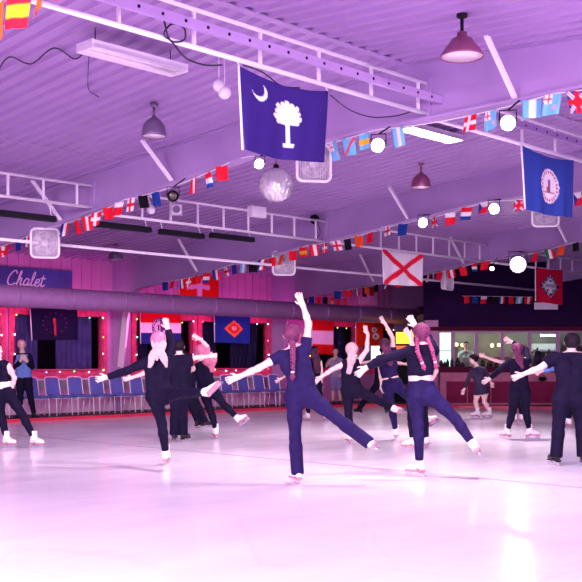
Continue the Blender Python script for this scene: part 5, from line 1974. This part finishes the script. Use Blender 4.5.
SPOTS = [(440.5, .20, .055), (443.5, .15, .05), (447, .22, .05), (450.5, .26, .045), (457, .24, .07), (461, .14, .06), (482, .22, .06), (487, .16, .05), (490.5, .24, .05), (494.5, .14, .06), (506, .16, .05), (533.5, .14, .07)]
for i, (px, h, r) in enumerate(SPOTS):
    c = SB(px, 1.15, -0.12 - 0.12 * (i % 2))
    t = thing('bottle', 'dark sauce bottle on the snack bar ledge, %s from the left' % ORD(i), 'bottle', c, 'bottles on the snack bar ledge')
    MB().lathe([(0, 0), (r, 0), (r, h * 0.6), (r * 0.45, h * 0.8), (r * 0.4, h * 0.92)], c, (0, 0, 1), 12).build('glass_body', mat('dark_bottle', (0.03, 0.02, 0.03), 0.25), t)
    MB().lathe([(r * 0.45, h * 0.9), (r * 0.45, h), (0, h)], c, (0, 0, 1), 10).build('cap', M_RED if i % 3 == 0 else M_BLACK, t)
for i, (px, w, h) in enumerate(((542, 0.30, 0.56), (554, 0.24, 0.50))):  # urns made up in place of dark head-and-shoulders silhouettes
    c = SB(px, 1.15, 0.55)
    t = thing('silhouette_urn', 'dark urn added for a head-and-shoulders silhouette behind the right snack bar windows, %s of two' % ('left' if i == 0 else 'right'), 'urn', (c.x, c.y, 1.0))
    MB().lathe([(0, -0.15), (w / 2, -0.15), (w / 2, h * 0.7), (w * 0.3, h * 0.85), (0, h * 0.88)], c, (0, 0, 1), 20).build('tank', mat('urn_dark', (0.05, 0.03, 0.07), 0.3, 0.3), t)
    MB().lathe([(0.02, h * 0.85), (0.035, h), (0, h)], c, (0, 0, 1), 10).build('knob', M_BLACK, t)
    MB().bar(c - FW * w / 2, c - FW * (w / 2 + 0.06), 0.03, 0.03).build('tap', M_BLADE, t)
b = MB(); sbbox(b, 530, 566, 0.9, 1.0, 0.35, 0.9)
t = tag(b.build('work_table', M_FR), 'pale work table inside the snack bar that holds the made-up urns', 'table')
# dark bag on the rail by the counter
c = P(542.5, 379, 29.3)
t = thing('handbag', 'dark rounded bag hanging on the snack counter front', 'bag', c)
MB().sphere(c, 0.17, 16, 10, (1.0, 0.5, 0.35)).build('bag_body', M_BLACK, t)
MB().tube([c - RT * 0.1 + Vector((0, 0, 0.04)), c + Vector((0, 0, 0.13)), c + RT * 0.1 + Vector((0, 0, 0.04))], 0.01, 6).build('strap', M_BLACK, t)
# pale board under the red diamond flag, far off
q0, q1 = P(534, 309, 29.6), P(558, 303, 29.6)
cc = (q0 + q1) / 2
o = tag(MB().box(cc, RT * 0.34, FW * 0.015, (0, 0, 0.10)).build('notice_board', M_WHITE), 'pale notice board on the dark wall below the red diamond flag', 'notice board')
